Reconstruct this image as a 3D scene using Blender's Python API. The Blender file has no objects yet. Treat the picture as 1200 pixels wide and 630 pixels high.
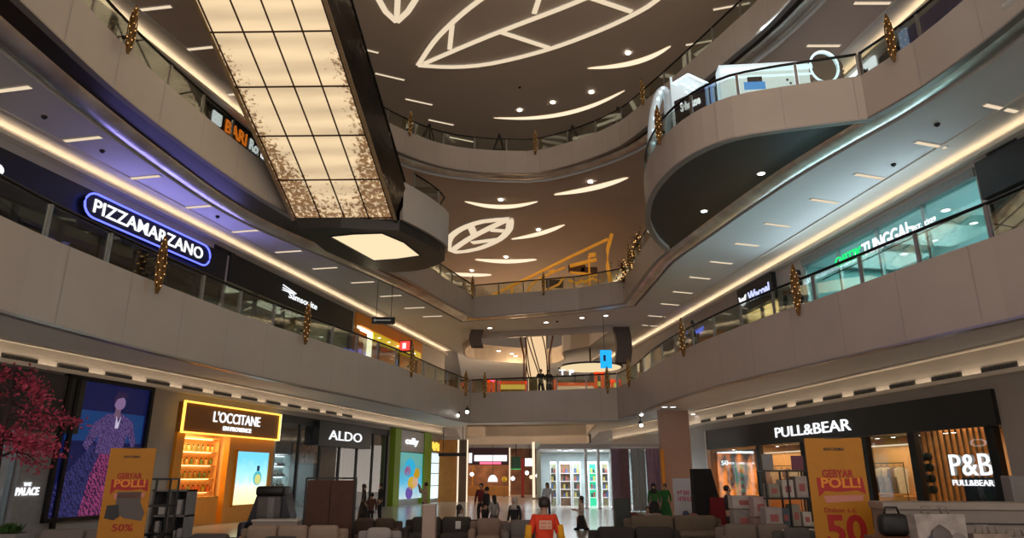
import bpy, math, random
from mathutils import Vector, Matrix
from mathutils.geometry import tessellate_polygon
SC = bpy.context.scene
COL = SC.collection
# ------------------------------------------------------------------ camera, world, exposure
FPX, HY, EYE = 800.0, 557.0, 1.5
K = 1.3          # metres per drawing unit: every length below is in drawing units
TH = math.atan((HY - 315) / FPX)
cam_d = bpy.data.cameras.new('camera'); cam = bpy.data.objects.new('camera', cam_d); COL.objects.link(cam)
cam.location = (0, 0, EYE * K); cam.rotation_euler = (math.pi / 2 + TH, 0, 0)
cam_d.sensor_width = 36; cam_d.sensor_fit = 'HORIZONTAL'; cam_d.lens = 36 * FPX / 1200
cam_d.clip_start = 0.1; cam_d.clip_end = 300
SC.camera = cam
SC.view_settings.view_transform = 'Standard'; SC.view_settings.look = 'None'
SC.view_settings.gamma = 1; SC.view_settings.use_curve_mapping = False
SC.view_settings.exposure = 0.0
SC.cycles.use_denoising = True
SC.cycles.max_bounces = 5; SC.cycles.diffuse_bounces = 3; SC.cycles.glossy_bounces = 3
SC.cycles.transmission_bounces = 4; SC.cycles.transparent_max_bounces = 24
SC.cycles.sample_clamp_indirect = 4.0
SC.cycles.caustics_reflective = False; SC.cycles.caustics_refractive = False
W = bpy.data.worlds.new('world'); SC.world = W; W.use_nodes = True
_n = W.node_tree.nodes; _tc = _n.new('ShaderNodeTexCoord'); _sp = _n.new('ShaderNodeSeparateXYZ'); _rp = _n.new('ShaderNodeValToRGB')
W.node_tree.links.new(_tc.outputs['Generated'], _sp.inputs[0]); _mr = _n.new('ShaderNodeMapRange'); _mr.inputs[1].default_value = -1; W.node_tree.links.new(_sp.outputs[2], _mr.inputs[0]); W.node_tree.links.new(_mr.outputs[0], _rp.inputs[0])
_rp.color_ramp.elements[0].position = .42; _rp.color_ramp.elements[0].color = (1, .86, .74, 1)        # unseen rest of the mall, brightened below the horizon to lift the ceilings
_rp.color_ramp.elements[1].position = .56; _rp.color_ramp.elements[1].color = (.42, .37, .33, 1)      # dimmer above the horizon
W.node_tree.links.new(_rp.outputs[0], _n['Background'].inputs[0])
_n['Background'].inputs[1].default_value = 2.25

def lamp(name, kind, loc, energy, color=(1, .85, .68), size=1.0, size_y=None, rot=(0, 0, 0), spread=None, angle=None, blend=.6):
    size *= K; size_y = size_y * K if size_y else None; loc = [c * K for c in loc]
    d = bpy.data.lights.new(name, kind); d.energy = energy * K * K; d.color = color
    if kind == 'AREA':
        d.size = size
        if size_y: d.shape = 'RECTANGLE'; d.size_y = size_y
        if spread: d.spread = spread
    elif kind == 'SPOT':
        d.spot_size = angle or 2.2; d.spot_blend = blend; d.shadow_soft_size = size
    else: d.shadow_soft_size = size
    o = bpy.data.objects.new(name, d); o.location = loc; o.rotation_euler = rot; COL.objects.link(o)
    return o

# ------------------------------------------------------------------ pixel <-> place helpers (frame 1200 x 630)
def ray(px, py):
    u = (px - 600) / FPX; v = (315 - py) / FPX
    return Vector((u, math.cos(TH) - v * math.sin(TH), math.sin(TH) + v * math.cos(TH)))
def atz(px, py, z):
    r = ray(px, py); return Vector((0, 0, EYE)) + r * ((z - EYE) / r.z)
def aty(px, py, y):
    r = ray(px, py); return Vector((0, 0, EYE)) + r * (y / r.y)
def xy(p): return (p[0], p[1])

# ------------------------------------------------------------------ materials
MATS = {}
def mat(name, base, rough=.5, metal=0., emit=None, es=0., var=0., scale=6., bump=0., trans=0., alpha=1., spec=.5, coat=0.):
    if name in MATS: return MATS[name]
    m = bpy.data.materials.new(name); m.use_nodes = True; nt = m.node_tree; b = nt.nodes['Principled BSDF']
    b.inputs['Base Color'].default_value = (*base, 1); b.inputs['Roughness'].default_value = rough
    b.inputs['Metallic'].default_value = metal; b.inputs['Specular IOR Level'].default_value = spec
    if coat: b.inputs['Coat Weight'].default_value = coat
    if alpha < 1: b.inputs['Alpha'].default_value = alpha
    if trans: b.inputs['Transmission Weight'].default_value = trans
    if emit: b.inputs['Emission Color'].default_value = (*emit, 1); b.inputs['Emission Strength'].default_value = es
    if var or bump:
        tc = nt.nodes.new('ShaderNodeTexCoord'); n = nt.nodes.new('ShaderNodeTexNoise')
        n.inputs['Scale'].default_value = scale; n.inputs['Detail'].default_value = 4
        nt.links.new(tc.outputs['Object'], n.inputs['Vector'])
        if var:
            r = nt.nodes.new('ShaderNodeValToRGB')
            r.color_ramp.elements[0].position = .3; r.color_ramp.elements[1].position = .7
            r.color_ramp.elements[0].color = (*[max(0, c * (1 - var)) for c in base], 1)
            r.color_ramp.elements[1].color = (*[min(1, c * (1 + var)) for c in base], 1)
            nt.links.new(n.outputs['Fac'], r.inputs[0]); nt.links.new(r.outputs[0], b.inputs['Base Color'])
        if bump:
            bp = nt.nodes.new('ShaderNodeBump'); bp.inputs['Strength'].default_value = bump; bp.inputs['Distance'].default_value = .05
            nt.links.new(n.outputs['Fac'], bp.inputs['Height']); nt.links.new(bp.outputs[0], b.inputs['Normal'])
    MATS[name] = m
    return m
def glow(name, col, s): return mat(name, (0, 0, 0), .8, 0, col, s, spec=.05)

M_FASC = mat('taupe_panel', (.49, .425, .37), .38, 0, var=.05, scale=.8, spec=.45)
M_JOINT = mat('panel_joint', (.40, .355, .325), .5)
M_STRIP = mat('satin_bronze', (.92, .79, .70), .36, 1, var=.3, scale=.9, bump=1.0)  # light and dark blotches in the tone mimic highlight patches on the metal
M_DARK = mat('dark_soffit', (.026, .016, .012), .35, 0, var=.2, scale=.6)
M_CEIL = mat('ceiling_paint', (.80, .79, .78), .8, 0, var=.03, scale=.5)
M_CEILB = mat('brown_ceiling_paint', (.72, .56, .46), .8, 0, var=.03, scale=.5)
M_ROOF = mat('roof_paint', (.78, .63, .50), .8, 0, var=.04, scale=.3)
M_WALL = mat('wall_paint', (.46, .42, .39), .6, 0, var=.04, scale=.5)
M_COVE = mat('cove_paint', (.80, .74, .66), .8)
M_LED = glow('cove_led', (1, .80, .56), 6.5)
M_TILE = mat('floor_tile', (.56, .51, .47), .18, 0, var=.06, scale=.4)
M_SLAB = mat('slab_concrete', (.4, .38, .36), .8, var=.05)
M_BLACK = mat('black_metal', (.012, .012, .013), .35, .3, var=.1)
M_RAIL = mat('dark_handrail', (.02, .018, .016), .3, .7, var=.1)
M_POST = mat('steel_post', (.30, .29, .27), .35, .7, var=.08)
M_WARM = glow('warm_light', (1, .80, .56), 1.15)
M_WARM2 = glow('warm_light_soft', (1, .80, .56), .85)
M_WHITE = glow('white_light', (.86, .94, 1), 4.0)
M_SPOT = glow('spot_light', (1, .95, .85), 12.0)
M_GOLD = mat('gold_leaf_metal', (.17, .085, .022), .5, .5, var=.4, scale=14)
M_GOLDB = glow('gold_bulb', (1, .55, .18), 1.6)
def glass(name, tint=(.86, .90, .86), rough=0.02, a=.10, f=.55):
    m = bpy.data.materials.new(name); m.use_nodes = True; nt = m.node_tree
    for n in list(nt.nodes): nt.nodes.remove(n)
    out = nt.nodes.new('ShaderNodeOutputMaterial'); mix = nt.nodes.new('ShaderNodeMixShader')
    t = nt.nodes.new('ShaderNodeBsdfTransparent'); t.inputs[0].default_value = (*tint, 1)
    g = nt.nodes.new('ShaderNodeBsdfGlossy'); g.inputs[1].default_value = rough
    fr = nt.nodes.new('ShaderNodeFresnel'); fr.inputs[0].default_value = 1.5
    mt = nt.nodes.new('ShaderNodeMath'); mt.operation = 'MULTIPLY_ADD'; mt.inputs[1].default_value = f; mt.inputs[2].default_value = a * .3
    nt.links.new(fr.outputs[0], mt.inputs[0])
    nt.links.new(mt.outputs[0], mix.inputs[0]); nt.links.new(t.outputs[0], mix.inputs[1]); nt.links.new(g.outputs[0], mix.inputs[2])
    nt.links.new(mix.outputs[0], out.inputs[0]); MATS[name] = m
    return m
M_GLASS = glass('rail_glass'); M_SHOPGLASS = glass('shop_glass', (.92, .95, .95), .01, .05, .22)

# ------------------------------------------------------------------ mesh builder
def org(o):
    v = Vector((0, 0, 0))
    while o is not None: v += o.location; o = o.parent
    return v
class MB:
    def __init__(s): s.v = []; s.f = []; s.m = []
    def add(s, vs, fs, mi=0):
        b = len(s.v); s.v += [Vector(p) for p in vs]; s.f += [tuple(i + b for i in f) for f in fs]; s.m += [mi] * len(fs); return s
    def hexa(s, c, mi=0):
        return s.add(c, [(0, 3, 2, 1), (4, 5, 6, 7), (0, 1, 5, 4), (1, 2, 6, 5), (2, 3, 7, 6), (3, 0, 4, 7)], mi)
    def obox(s, o, ex, ey, ez, mi=0):      # corner + three edge vectors
        o = Vector(o); ex = Vector(ex); ey = Vector(ey); ez = Vector(ez)
        return s.hexa([o, o + ex, o + ex + ey, o + ey, o + ez, o + ex + ez, o + ex + ey + ez, o + ey + ez], mi)
    def box(s, c, d, mi=0, rz=0):           # base-centre + size, turned about z
        ca, sa = math.cos(rz), math.sin(rz); ex = Vector((ca, sa, 0)) * d[0]; ey = Vector((-sa, ca, 0)) * d[1]
        return s.obox(Vector(c) - ex / 2 - ey / 2, ex, ey, (0, 0, d[2]), mi)
    def rbox(s, c, d, r=.05, rz=0, n=3, mi=0):   # rounded in plan and on top/bottom
        ca, sa = math.cos(rz), math.sin(rz)
        r = min(r, d[0] / 2.01, d[1] / 2.01, d[2] / 2.01); rings = []
        for k in range(2 * n + 2):
            if k <= n: a = math.pi / 2 * k / n; ins = r * (1 - math.sin(a)); z = r * (1 - math.cos(a))
            else: a = math.pi / 2 * (k - n - 1) / n; ins = r * (1 - math.cos(a)); z = d[2] - r + r * math.sin(a)
            ring = []
            for q, (sx, sy) in enumerate(((1, 1), (-1, 1), (-1, -1), (1, -1))):
                for j in range(n + 1):
                    t = math.pi / 2 * (q + j / n); rr = r - ins + 1e-4
                    x = sx * (d[0] / 2 - r) + rr * math.cos(t); y = sy * (d[1] / 2 - r) + rr * math.sin(t)
                    ring.append(Vector((c[0] + x * ca - y * sa, c[1] + x * sa + y * ca, c[2] + z)))
            rings.append(ring)
        m = len(rings[0]); vs = [p for rg in rings for p in rg]; fs = []
        for k in range(len(rings) - 1):
            for j in range(m): fs.append((k * m + j, k * m + (j + 1) % m, (k + 1) * m + (j + 1) % m, (k + 1) * m + j))
        fs.append(tuple(reversed(range(m)))); fs.append(tuple((len(rings) - 1) * m + j for j in range(m)))
        return s.add(vs, fs, mi)
    def bar(s, a, b, w, h=None, mi=0, up=(0, 0, 1)):   # rectangular bar between two points
        a = Vector(a); b = Vector(b); h = h or w; d = (b - a)
        if d.length < 1e-6: return s
        u = Vector(up); sd = d.cross(u)
        if sd.length < 1e-5: sd = d.cross(Vector((1, 0, 0)))
        sd.normalize(); u = sd.cross(d).normalized()
        o = a - sd * w / 2 - u * h / 2
        return s.obox(o, sd * w, d, u * h, mi)
    def tube(s, pts, r, n=8, mi=0, closed=False):
        pts = [Vector(p) for p in pts]; rs = r if isinstance(r, (list, tuple)) else [r] * len(pts)
        rings = []; N = len(pts)
        for i, p in enumerate(pts):
            if closed: d = pts[(i + 1) % N] - pts[i - 1]
            else: d = pts[min(i + 1, N - 1)] - pts[max(i - 1, 0)]
            d.normalize(); a = d.cross(Vector((0, 0, 1)))
            if a.length < .05: a = d.cross(Vector((0, 1, 0)))
            a.normalize(); b = d.cross(a)
            rings.append([p + (a * math.cos(2 * math.pi * k / n) + b * math.sin(2 * math.pi * k / n)) * rs[i] for k in range(n)])
        vs = [p for g in rings for p in g]; fs = []
        for i in range(N if closed else N - 1):
            j = (i + 1) % N
            for k in range(n): fs.append((i * n + k, i * n + (k + 1) % n, j * n + (k + 1) % n, j * n + k))
        if not closed: fs.append(tuple(reversed(range(n)))); fs.append(tuple((N - 1) * n + k for k in range(n)))
        return s.add(vs, fs, mi)
    def lathe(s, prof, c=(0, 0, 0), n=16, mi=0, sx=1., sy=1.):
        vs = []; fs = []
        for r, z in prof:
            for k in range(n): vs.append((c[0] + sx * r * math.cos(2 * math.pi * k / n), c[1] + sy * r * math.sin(2 * math.pi * k / n), c[2] + z))
        for i in range(len(prof) - 1):
            for k in range(n): fs.append((i * n + k, i * n + (k + 1) % n, (i + 1) * n + (k + 1) % n, (i + 1) * n + k))
        fs.append(tuple(reversed(range(n)))); fs.append(tuple((len(prof) - 1) * n + k for k in range(n)))
        return s.add(vs, fs, mi)
    def poly(s, pts, holes=(), z=None, flip=False, mi=0):    # flat polygon with holes
        loops = [[Vector((p[0], p[1], z if z is not None else p[2])) for p in L] for L in (pts, *holes)]
        flat = [p for L in loops for p in L]; tris = tessellate_polygon(loops)
        return s.add(flat, [tuple(reversed(t)) if flip else tuple(t) for t in tris], mi)
    def prism(s, pts, vec, mi=0):            # closed planar loop pushed along vec
        pts = [Vector(p) for p in pts]; vec = Vector(vec); n = len(pts)
        tris = tessellate_polygon([pts]); s.add(pts, [tuple(t) for t in tris], mi); s.add([p + vec for p in pts], [tuple(reversed(t)) for t in tris], mi)
        return s.add(pts + [p + vec for p in pts], [(i, (i + 1) % n, n + (i + 1) % n, n + i) for i in range(n)], mi)
    def sweep(s, path, prof, mi=0, closed=False, joint=None):   # prof: (outward offset, z)
        nr = normals(path); N = len(path); k = len(prof); vs = []
        for (p, q) in zip(path, nr):
            for (o, z) in prof: vs.append((p[0] + q[0] * o, p[1] + q[1] * o, z))
        e = k if closed else k - 1
        fs = []; ms = []
        for i in range(N - 1):
            for j in range(e):
                fs.append((i * k + j, (i + 1) * k + j, (i + 1) * k + (j + 1) % k, i * k + (j + 1) % k))
        return s.add(vs, fs, mi)
    def build(s, name, m, parent=None, smooth=False, world=True):
        me = bpy.data.meshes.new(name); o = org(parent) if (parent is not None and world) else Vector((0, 0, 0))
        me.from_pydata([tuple(p * K - o) for p in s.v], [], s.f)
        ml = m if isinstance(m, (list, tuple)) else [m]
        for x in ml: me.materials.append(x)
        if len(ml) > 1: me.polygons.foreach_set('material_index', s.m)
        if smooth: me.polygons.foreach_set('use_smooth', [True] * len(me.polygons))
        me.update(); ob = bpy.data.objects.new(name, me); COL.objects.link(ob)
        if parent is not None: ob.parent = parent
        return ob
    def solo(s, name, m, smooth=False):      # a thing that is one mesh: origin at its base
        zs = min(p.z for p in s.v); c = sum(s.v, Vector()) / len(s.v); c.z = zs
        s.v = [p - c for p in s.v]; ob = s.build(name, m, None, smooth); ob.location = c * K
        return ob
def normals(path):
    out = []; N = len(path)
    for i in range(N):
        a = Vector(path[max(i - 1, 0)][:2]); b = Vector(path[i][:2]); c = Vector(path[min(i + 1, N - 1)][:2])
        d1 = (b - a); d2 = (c - b)
        if d1.length < 1e-9: d1 = d2
        if d2.length < 1e-9: d2 = d1
        d1 = d1.normalized(); d2 = d2.normalized()
        n1 = Vector((-d1.y, d1.x)); n2 = Vector((-d2.y, d2.x)); n = n1 + n2
        if n.length < 1e-6: n = n1
        n.normalize(); n /= max(.45, n.dot(n1)); out.append((n.x, n.y))
    return out
def smooth_path(pts, step=.5):              # Catmull-Rom through the points
    P = [Vector(p[:2]) for p in pts]
    if len(P) < 3: return [tuple(p) for p in P]
    out = []
    for i in range(len(P) - 1):
        p0 = P[max(i - 1, 0)]; p1 = P[i]; p2 = P[i + 1]; p3 = P[min(i + 2, len(P) - 1)]
        n = max(1, int((p2 - p1).length / step))
        for k in range(n):
            t = k / n
            out.append(tuple(.5 * ((2 * p1) + (p2 - p0) * t + (2 * p0 - 5 * p1 + 4 * p2 - p3) * t * t + (3 * p1 - p0 - 3 * p2 + p3) * t ** 3)))
    out.append(tuple(P[-1])); return out
def join(*segs):
    out = []
    for sg in segs:
        for p in sg:
            if not out or (Vector(out[-1]) - Vector(p)).length > 1e-4: out.append(tuple(p))
    return out
def resample(path, step):
    P = [Vector(p[:2]) for p in path]; L = [0]
    for a, b in zip(P, P[1:]): L.append(L[-1] + (b - a).length)
    n = max(1, round(L[-1] / step)); out = []; i = 0
    for k in range(n + 1):
        t = L[-1] * k / n
        while i < len(L) - 2 and L[i + 1] < t: i += 1
        f = (t - L[i]) / max(1e-9, L[i + 1] - L[i]); out.append(P[i].lerp(P[i + 1], f))
    return out
def offset(path, d): return [(p[0] + n[0] * d, p[1] + n[1] * d) for p, n in zip(path, normals(path))]

# ------------------------------------------------------------------ tagging
def thing(name, label, cat, loc=(0, 0, 0), rz=0, group=None):
    o = bpy.data.objects.new(name, None); COL.objects.link(o); o.location = [c * K for c in loc]; o.rotation_euler = (0, 0, rz); o.empty_display_size = .2
    return tag(o, label, cat, group)
def tag(o, label, cat, group=None):
    o['label'] = label; o['category'] = cat
    if group: o['group'] = group
    return o
def struct(o): o['kind'] = 'structure'; return o
def dup(root, loc, rz=0, label=None, group=None):
    r = root.copy(); COL.objects.link(r); r.location = [c * K for c in loc]; r.rotation_euler = (0, 0, rz)
    if label: r['label'] = label
    if group: r['group'] = group
    for ch in list(root.children):
        c = ch.copy(); COL.objects.link(c); c.parent = r
        for g in list(ch.children):
            e = g.copy(); COL.objects.link(e); e.parent = c
    return r
def strokes_into(mb, seed, o, ex, w, h, depth=.04):     # lettering too blurred to read: a row of short strokes
    r = random.Random(seed); ex = Vector(ex).normalized(); ez = ex.cross(Vector((0, 0, 1))); o = Vector(o); x = 0
    while x < w:
        sw = h * r.uniform(.16, .30); hh = h * r.uniform(.75, 1); z = r.choice((0, h - hh)); mb.obox(o + ex * x + Vector((0, 0, z)), ex * min(sw, w - x), ez * depth, (0, 0, hh)); y = r.choice((0, h * .42, h * .82))
        mb.obox(o + ex * x + Vector((0, 0, y)), ex * min(sw * 2.2, w - x), ez * depth, (0, 0, h * .17)); x += sw * r.uniform(1.6, 2.6)
    return mb
ORD = ['first', 'second', 'third', 'fourth', 'fifth', 'sixth', 'seventh', 'eighth', 'ninth', 'tenth', 'eleventh', 'twelfth', 'thirteenth', 'fourteenth', 'fifteenth', 'sixteenth', 'seventeenth', 'eighteenth', 'nineteenth', 'twentieth']

# ------------------------------------------------------------------ lettering
_TX = {}
def text_into(mb, s, o, ex, ey, w, h, depth=.05, bold=.0, shear=0., mi=0):
    """letters in the plane of ex, ey with their lower left corner at o, fitted to w x h and raised by depth."""
    key = (s, bold, shear)
    if key not in _TX:
        cu = bpy.data.curves.new('lettering', 'FONT'); cu.body = s; cu.size = 1; cu.extrude = .5; cu.offset = bold; cu.shear = shear; cu.resolution_u = 3
        ob = bpy.data.objects.new('lettering', cu); COL.objects.link(ob)
        dg = bpy.context.evaluated_depsgraph_get(); dg.update()
        me = ob.evaluated_get(dg).to_mesh()
        _TX[key] = ([v.co.copy() for v in me.vertices], [tuple(p.vertices) for p in me.polygons])
        ob.evaluated_get(dg).to_mesh_clear(); bpy.data.objects.remove(ob); bpy.data.curves.remove(cu)
    vs, fs = _TX[key]
    x0 = min(v.x for v in vs); x1 = max(v.x for v in vs); y0 = min(v.y for v in vs); y1 = max(v.y for v in vs)
    ex = Vector(ex).normalized(); ey = Vector(ey).normalized(); ez = ex.cross(ey); o = Vector(o)
    return mb.add([o + ex * ((v.x - x0) / (x1 - x0) * w) + ey * ((v.y - y0) / (y1 - y0) * h) + ez * ((v.z + .5) * depth) for v in vs], fs, mi)
# ================================================================== the shell
FL = {0: 0.0, 1: 4.75, 2: 9.65, 3: 14.55}          # floors
FT = {1: 5.05, 2: 9.95, 3: 14.85}                  # top of the balcony fascias
FB = {1: 3.75, 2: 8.90, 3: 13.80}                  # their lower edge
CZ = {0: 4.35, 1: 9.25, 2: 14.10, 3: 19.0}         # ceilings
NEAR = -6.0
class WallF:
    def __init__(s, P, D, side):
        s.P = Vector((P[0], P[1])); s.D = Vector(D).normalized(); s.N = Vector((s.D.y, -s.D.x)) * side
    def pt(s, a, n, z): q = s.P + s.D * a + s.N * n; return Vector((q.x, q.y, z))
    def s_of(s, px, py):
        r = ray(px, py); k = (s.P.x * s.D.y - s.P.y * s.D.x) / (r.x * s.D.y - r.y * s.D.x)
        q = Vector((r.x * k, r.y * k)); return (q - s.P).dot(s.D), EYE + r.z * k
    @property
    def d3(s): return Vector((s.D.x, s.D.y, 0))
    @property
    def n3(s): return Vector((s.N.x, s.N.y, 0))
WL = WallF((-9.52, 24.27), (.2428, .9701), 1)
WR = WallF((10.72, 21.97), (-.1500, .9887), -1)
def py_(w, y): t = (y - w.P.y) / w.D.y; q = w.P + w.D * t; return (q.x, q.y)

E1 = join([(-7.3, NEAR)], smooth_path([(-7.3, 6), (-7.3, 9.1), (-7.1, 10.9), (-6.7, 13.2), (-6.1, 15.9), (-5.5, 17.9), (-4.7, 20.4), (-3.8, 23.4), (-2.85, 27.4), (-1.85, 30.9)]),
          [(1.5, 29.9), (4.4, 28.9)], smooth_path([(4.75, 26.5), (4.75, 23.5), (4.95, 20.8), (5.3, 18.4), (5.8, 16.1), (6.4, 13.95), (7.15, 11.1), (7.6, 9.4), (8.0, 6)]), [(8.0, NEAR)])
E2l = join([(-8.0, NEAR)], smooth_path([(-8, 6), (-8, 9.7), (-7.93, 12.2), (-7.6, 14.6), (-7.15, 16.9), (-6.6, 18.9), (-5.6, 22), (-4.25, 25.5), (-3.05, 29.3), (-1.85, 32.6)]))
E2r = join([(5.0, 29.7)], smooth_path([(5.05, 27), (5.12, 24), (5.3, 22.3)]),
           smooth_path([(5.3, 22.3), (4.7, 21.2), (4.15, 19.7), (3.85, 18.1), (3.85, 16.7), (4.1, 15.5), (4.55, 14.6), (5.1, 14.05), (5.8, 13.75), (6.6, 13.5), (7.7, 13.2)], .3), smooth_path([(7.7, 13.2), (8.15, 12), (8.4, 10.6), (8.5, 9.4), (8.7, 6)]), [(8.7, NEAR)])
E2 = join(E2l, [(3.1, 31.0)], E2r)
S2 = join([(-9.4, NEAR)], smooth_path([(-9.4, 6), (-9.4, 10.8), (-9.3, 13.1), (-9.1, 15.3), (-8.7, 18.2), (-8.0, 20.5), (-6.4, 23.9), (-4.5, 28.2), (-2.6, 33.9)]),
          [(2.0, 32.5), (5.7, 30.6)], smooth_path([(5.85, 26.1), (5.95, 23.7), (6.4, 21.4), (6.9, 18.9), (7.5, 16.3), (8.1, 14.4), (8.5, 13.3), (8.95, 11.6), (9.1, 10.4), (9.3, 6)]), [(9.3, NEAR)])
E3 = join([(-4.9, NEAR), (-4.9, 9.3), (-8.4, 9.6)], smooth_path([(-8.4, 9.6), (-8.2, 11.5), (-7.6, 15), (-6.7, 19.5), (-5.35, 23.3), (-4.3, 24.8), (-3.0, 25.9), (-1.7, 26.4), (0, 26.6), (1.2, 26.5), (2.8, 25.5), (4.2, 24.1), (5.1, 22.2), (5.9, 20.3), (6.8, 18.0), (7.3, 16.6), (8.0, 13.5), (8.4, 11), (8.7, 6)]), [(8.7, NEAR)])
S1 = offset(E1, .75)
S3 = offset(E3, .95)

# far void (second atrium beyond the bridge)
V1 = [(-2.6, 41.0), (4.8, 40.4), (5.4, 51.0), (1.5, 52.5), (-2.0, 53.0), (-3.4, 53.0)]
V2 = smooth_path([(-1.9, 38.2), (2.2, 37.2), (5.2, 36.2)], 2) + smooth_path([(4.6, 40.5), (3.2, 42.2), (3.4, 45.5), (2.0, 47.0), (-2.5, 45.0), (-2.9, 41.5)], .6)
XW, YF = 17.0, 62.0
def slab_outline(path): return [(-XW, NEAR)] + list(path) + [(XW, NEAR), (XW, YF), (-XW, YF)]
def ccw(L): return L if sum(a[0] * b[1] - b[0] * a[1] for a, b in zip(L, L[1:] + L[:1])) > 0 else L[::-1]

struct(MB().poly([(-XW, NEAR), (XW, NEAR), (XW, YF), (-XW, YF)], z=0).build('floor', M_TILE))
for lv, E, hole in ((1, E1, [V1]), (2, E2, [V2]), (3, E3, [])):
    struct(MB().poly(slab_outline(offset(E, .06)), hole, z=FL[lv]).poly(slab_outline(offset(E, .06)), hole, z=FL[lv] - .25, flip=True).build('mezzanine_slab', M_SLAB))
struct(MB().poly([(-XW, NEAR), (XW, NEAR), (XW, YF), (-XW, YF)], z=CZ[3], flip=True).build('ceiling', M_ROOF))

def fascia(path, zb, zt, name):
    mb = MB(); th = .12
    mb.sweep(path, [(0, zb), (0, zt), (th, zt), (th, zb)], 0, closed=True)
    pts = resample(path, 1.5); nn = normals([tuple(p) for p in pts])
    for p, n in list(zip(pts, nn))[1:-1]:
        t = Vector((n[1], -n[0], 0)).normalized() * .012; q = Vector((p.x, p.y, 0)) - Vector((n[0], n[1], 0)).normalized() * .004
        mb.add([q - t + Vector((0, 0, zb + .01)), q + t + Vector((0, 0, zb + .01)), q + t + Vector((0, 0, zt - .01)), q - t + Vector((0, 0, zt - .01))], [(0, 1, 2, 3)], 1)
    return struct(mb.build(name, [M_FASC, M_JOINT]))
for lv, E in ((1, E1), (2, E2), (3, E3)): fascia(E, FB[lv], FT[lv], 'fascia_wall')
def curb(path, lv):   # drip edge under the fascia
    return struct(MB().sweep(path, [(-.02, FB[lv] - .03), (-.02, FB[lv] + .01), (.14, FB[lv] + .01), (.14, FB[lv] - .03)], 0, closed=True).build('trim_%d' % lv, mat('edge_trim', (.35, .32, .30), .3, .6)))
for lv, E in ((1, E1), (2, E2), (3, E3)): curb(E, lv)
# dark soffits between fascia and bronze strip
def soffit(E, S, z, m):
    mb = MB(); A = offset(E, .1)
    mb.poly(list(A) + list(reversed(S)), z=z, flip=True); mb.sweep(A, [(0, z), (0, z + .3)])
    return struct(mb.build('soffit_ceiling', m))
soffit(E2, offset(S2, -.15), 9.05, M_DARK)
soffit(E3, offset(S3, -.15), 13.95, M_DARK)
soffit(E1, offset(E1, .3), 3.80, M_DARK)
# bronze strips
def strip(S, zc, w, dz, name='bronze_molding'):
    prof = [(-w, zc + dz * .9)] + [(-w * math.cos(a) * .5 - w * .5, zc + dz * .35 - dz * math.sin(a)) for a in [math.pi * k / 8 for k in range(9)]] + [(0, zc + dz * 1.2)]
    return struct(MB().sweep(S, prof).build(name, M_STRIP, smooth=True))
struct(MB().sweep(S1, [(-.03, 4.17), (-.03, 4.11), (.05, 4.11), (.05, 4.17)], closed=True).build('cove_molding_strip', glow('edge_led', (1, .84, .62), 1.0)))
strip(S2, 9.06, .66, .24); strip(S3, 13.96, .5, .2); strip(S1, 3.96, .70, .22)
# ceilings of each storey: from the strip to the walls, stopping at the cove
CW = {0: (.9, .9), 1: (.85, 1.15), 2: (.9, .9)}   # cove width, per wall
for lv, S, hole in ((0, S1, [V1]), (1, S2, [V2]), (2, S3, [])):
    cl, cr = CW[lv]; z = CZ[lv]
    a0, a1 = (-24.5, 23), (-24.5, 26)
    L0, L1_ = WL.pt(-31, cl, 0), WL.pt(21, cl, 0); R0, R1 = WR.pt(-28, cr, 0), WR.pt(26, cr, 0)
    out = [xy(L0)] + list(S) + [xy(R0), xy(R1), (6.8, YF), (-4.4, YF), xy(L1_)]
    struct(MB().poly(out, hole, z=z, flip=True).build('ceiling', M_CEILB if lv == 2 else M_CEIL))
    struct(MB().sweep(S, [(-.02, z - .32), (-.02, z + .02)]).build('trim_9', M_CEIL))
    for w, c, s0, s1 in ((WL, cl, -31, 21), (WR, cr, -28, 26)):
        mb = MB(); d = w.d3 * (s1 - s0)
        o = w.pt(s0, c, z - .04); mb.obox(o, d, w.n3 * .10, (0, 0, .17))                   # lip
        lz = z - .16 if lv else (z - .40 if w is WL else z - .58); mb.obox(w.pt(s0, 0, lz), d, w.n3 * .24, (0, 0, .05)); mb.obox(w.pt(s0, .20, lz + .05), d, w.n3 * .04, (0, 0, .05))   # cornice that hides the lamps
        mb.obox(w.pt(s0, -.1, z + .11), d, w.n3 * (c + .2), (0, 0, .04))                     # raised back of the cove
        struct(mb.build('cove_molding', M_COVE))
        struct(MB().obox(w.pt(s0, .12, lz + .06), d, w.n3 * .05, (0, 0, .03)).build('cove_molding_strip', M_LED))
# fascias of the far void
fascia(ccw(V1)[::-1] + [ccw(V1)[::-1][0]], CZ[0] - .02, FT[1], 'fascia_wall'); fascia([(-3.5, 53.1), (-2.0, 53.0), (1.5, 52.5), (5.4, 51.0), (5.5, 50.0)], FB[1], FT[1], 'fascia_wall'); fascia(ccw(V2)[::-1] + [ccw(V2)[::-1][0]], FB[2], FT[2], 'fascia_wall')
struct(MB().obox((-8, YF - 1, 0), (18, 0, 0), (0, .3, 0), (0, 0, 19)).build('wall_far', M_WALL))
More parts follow.
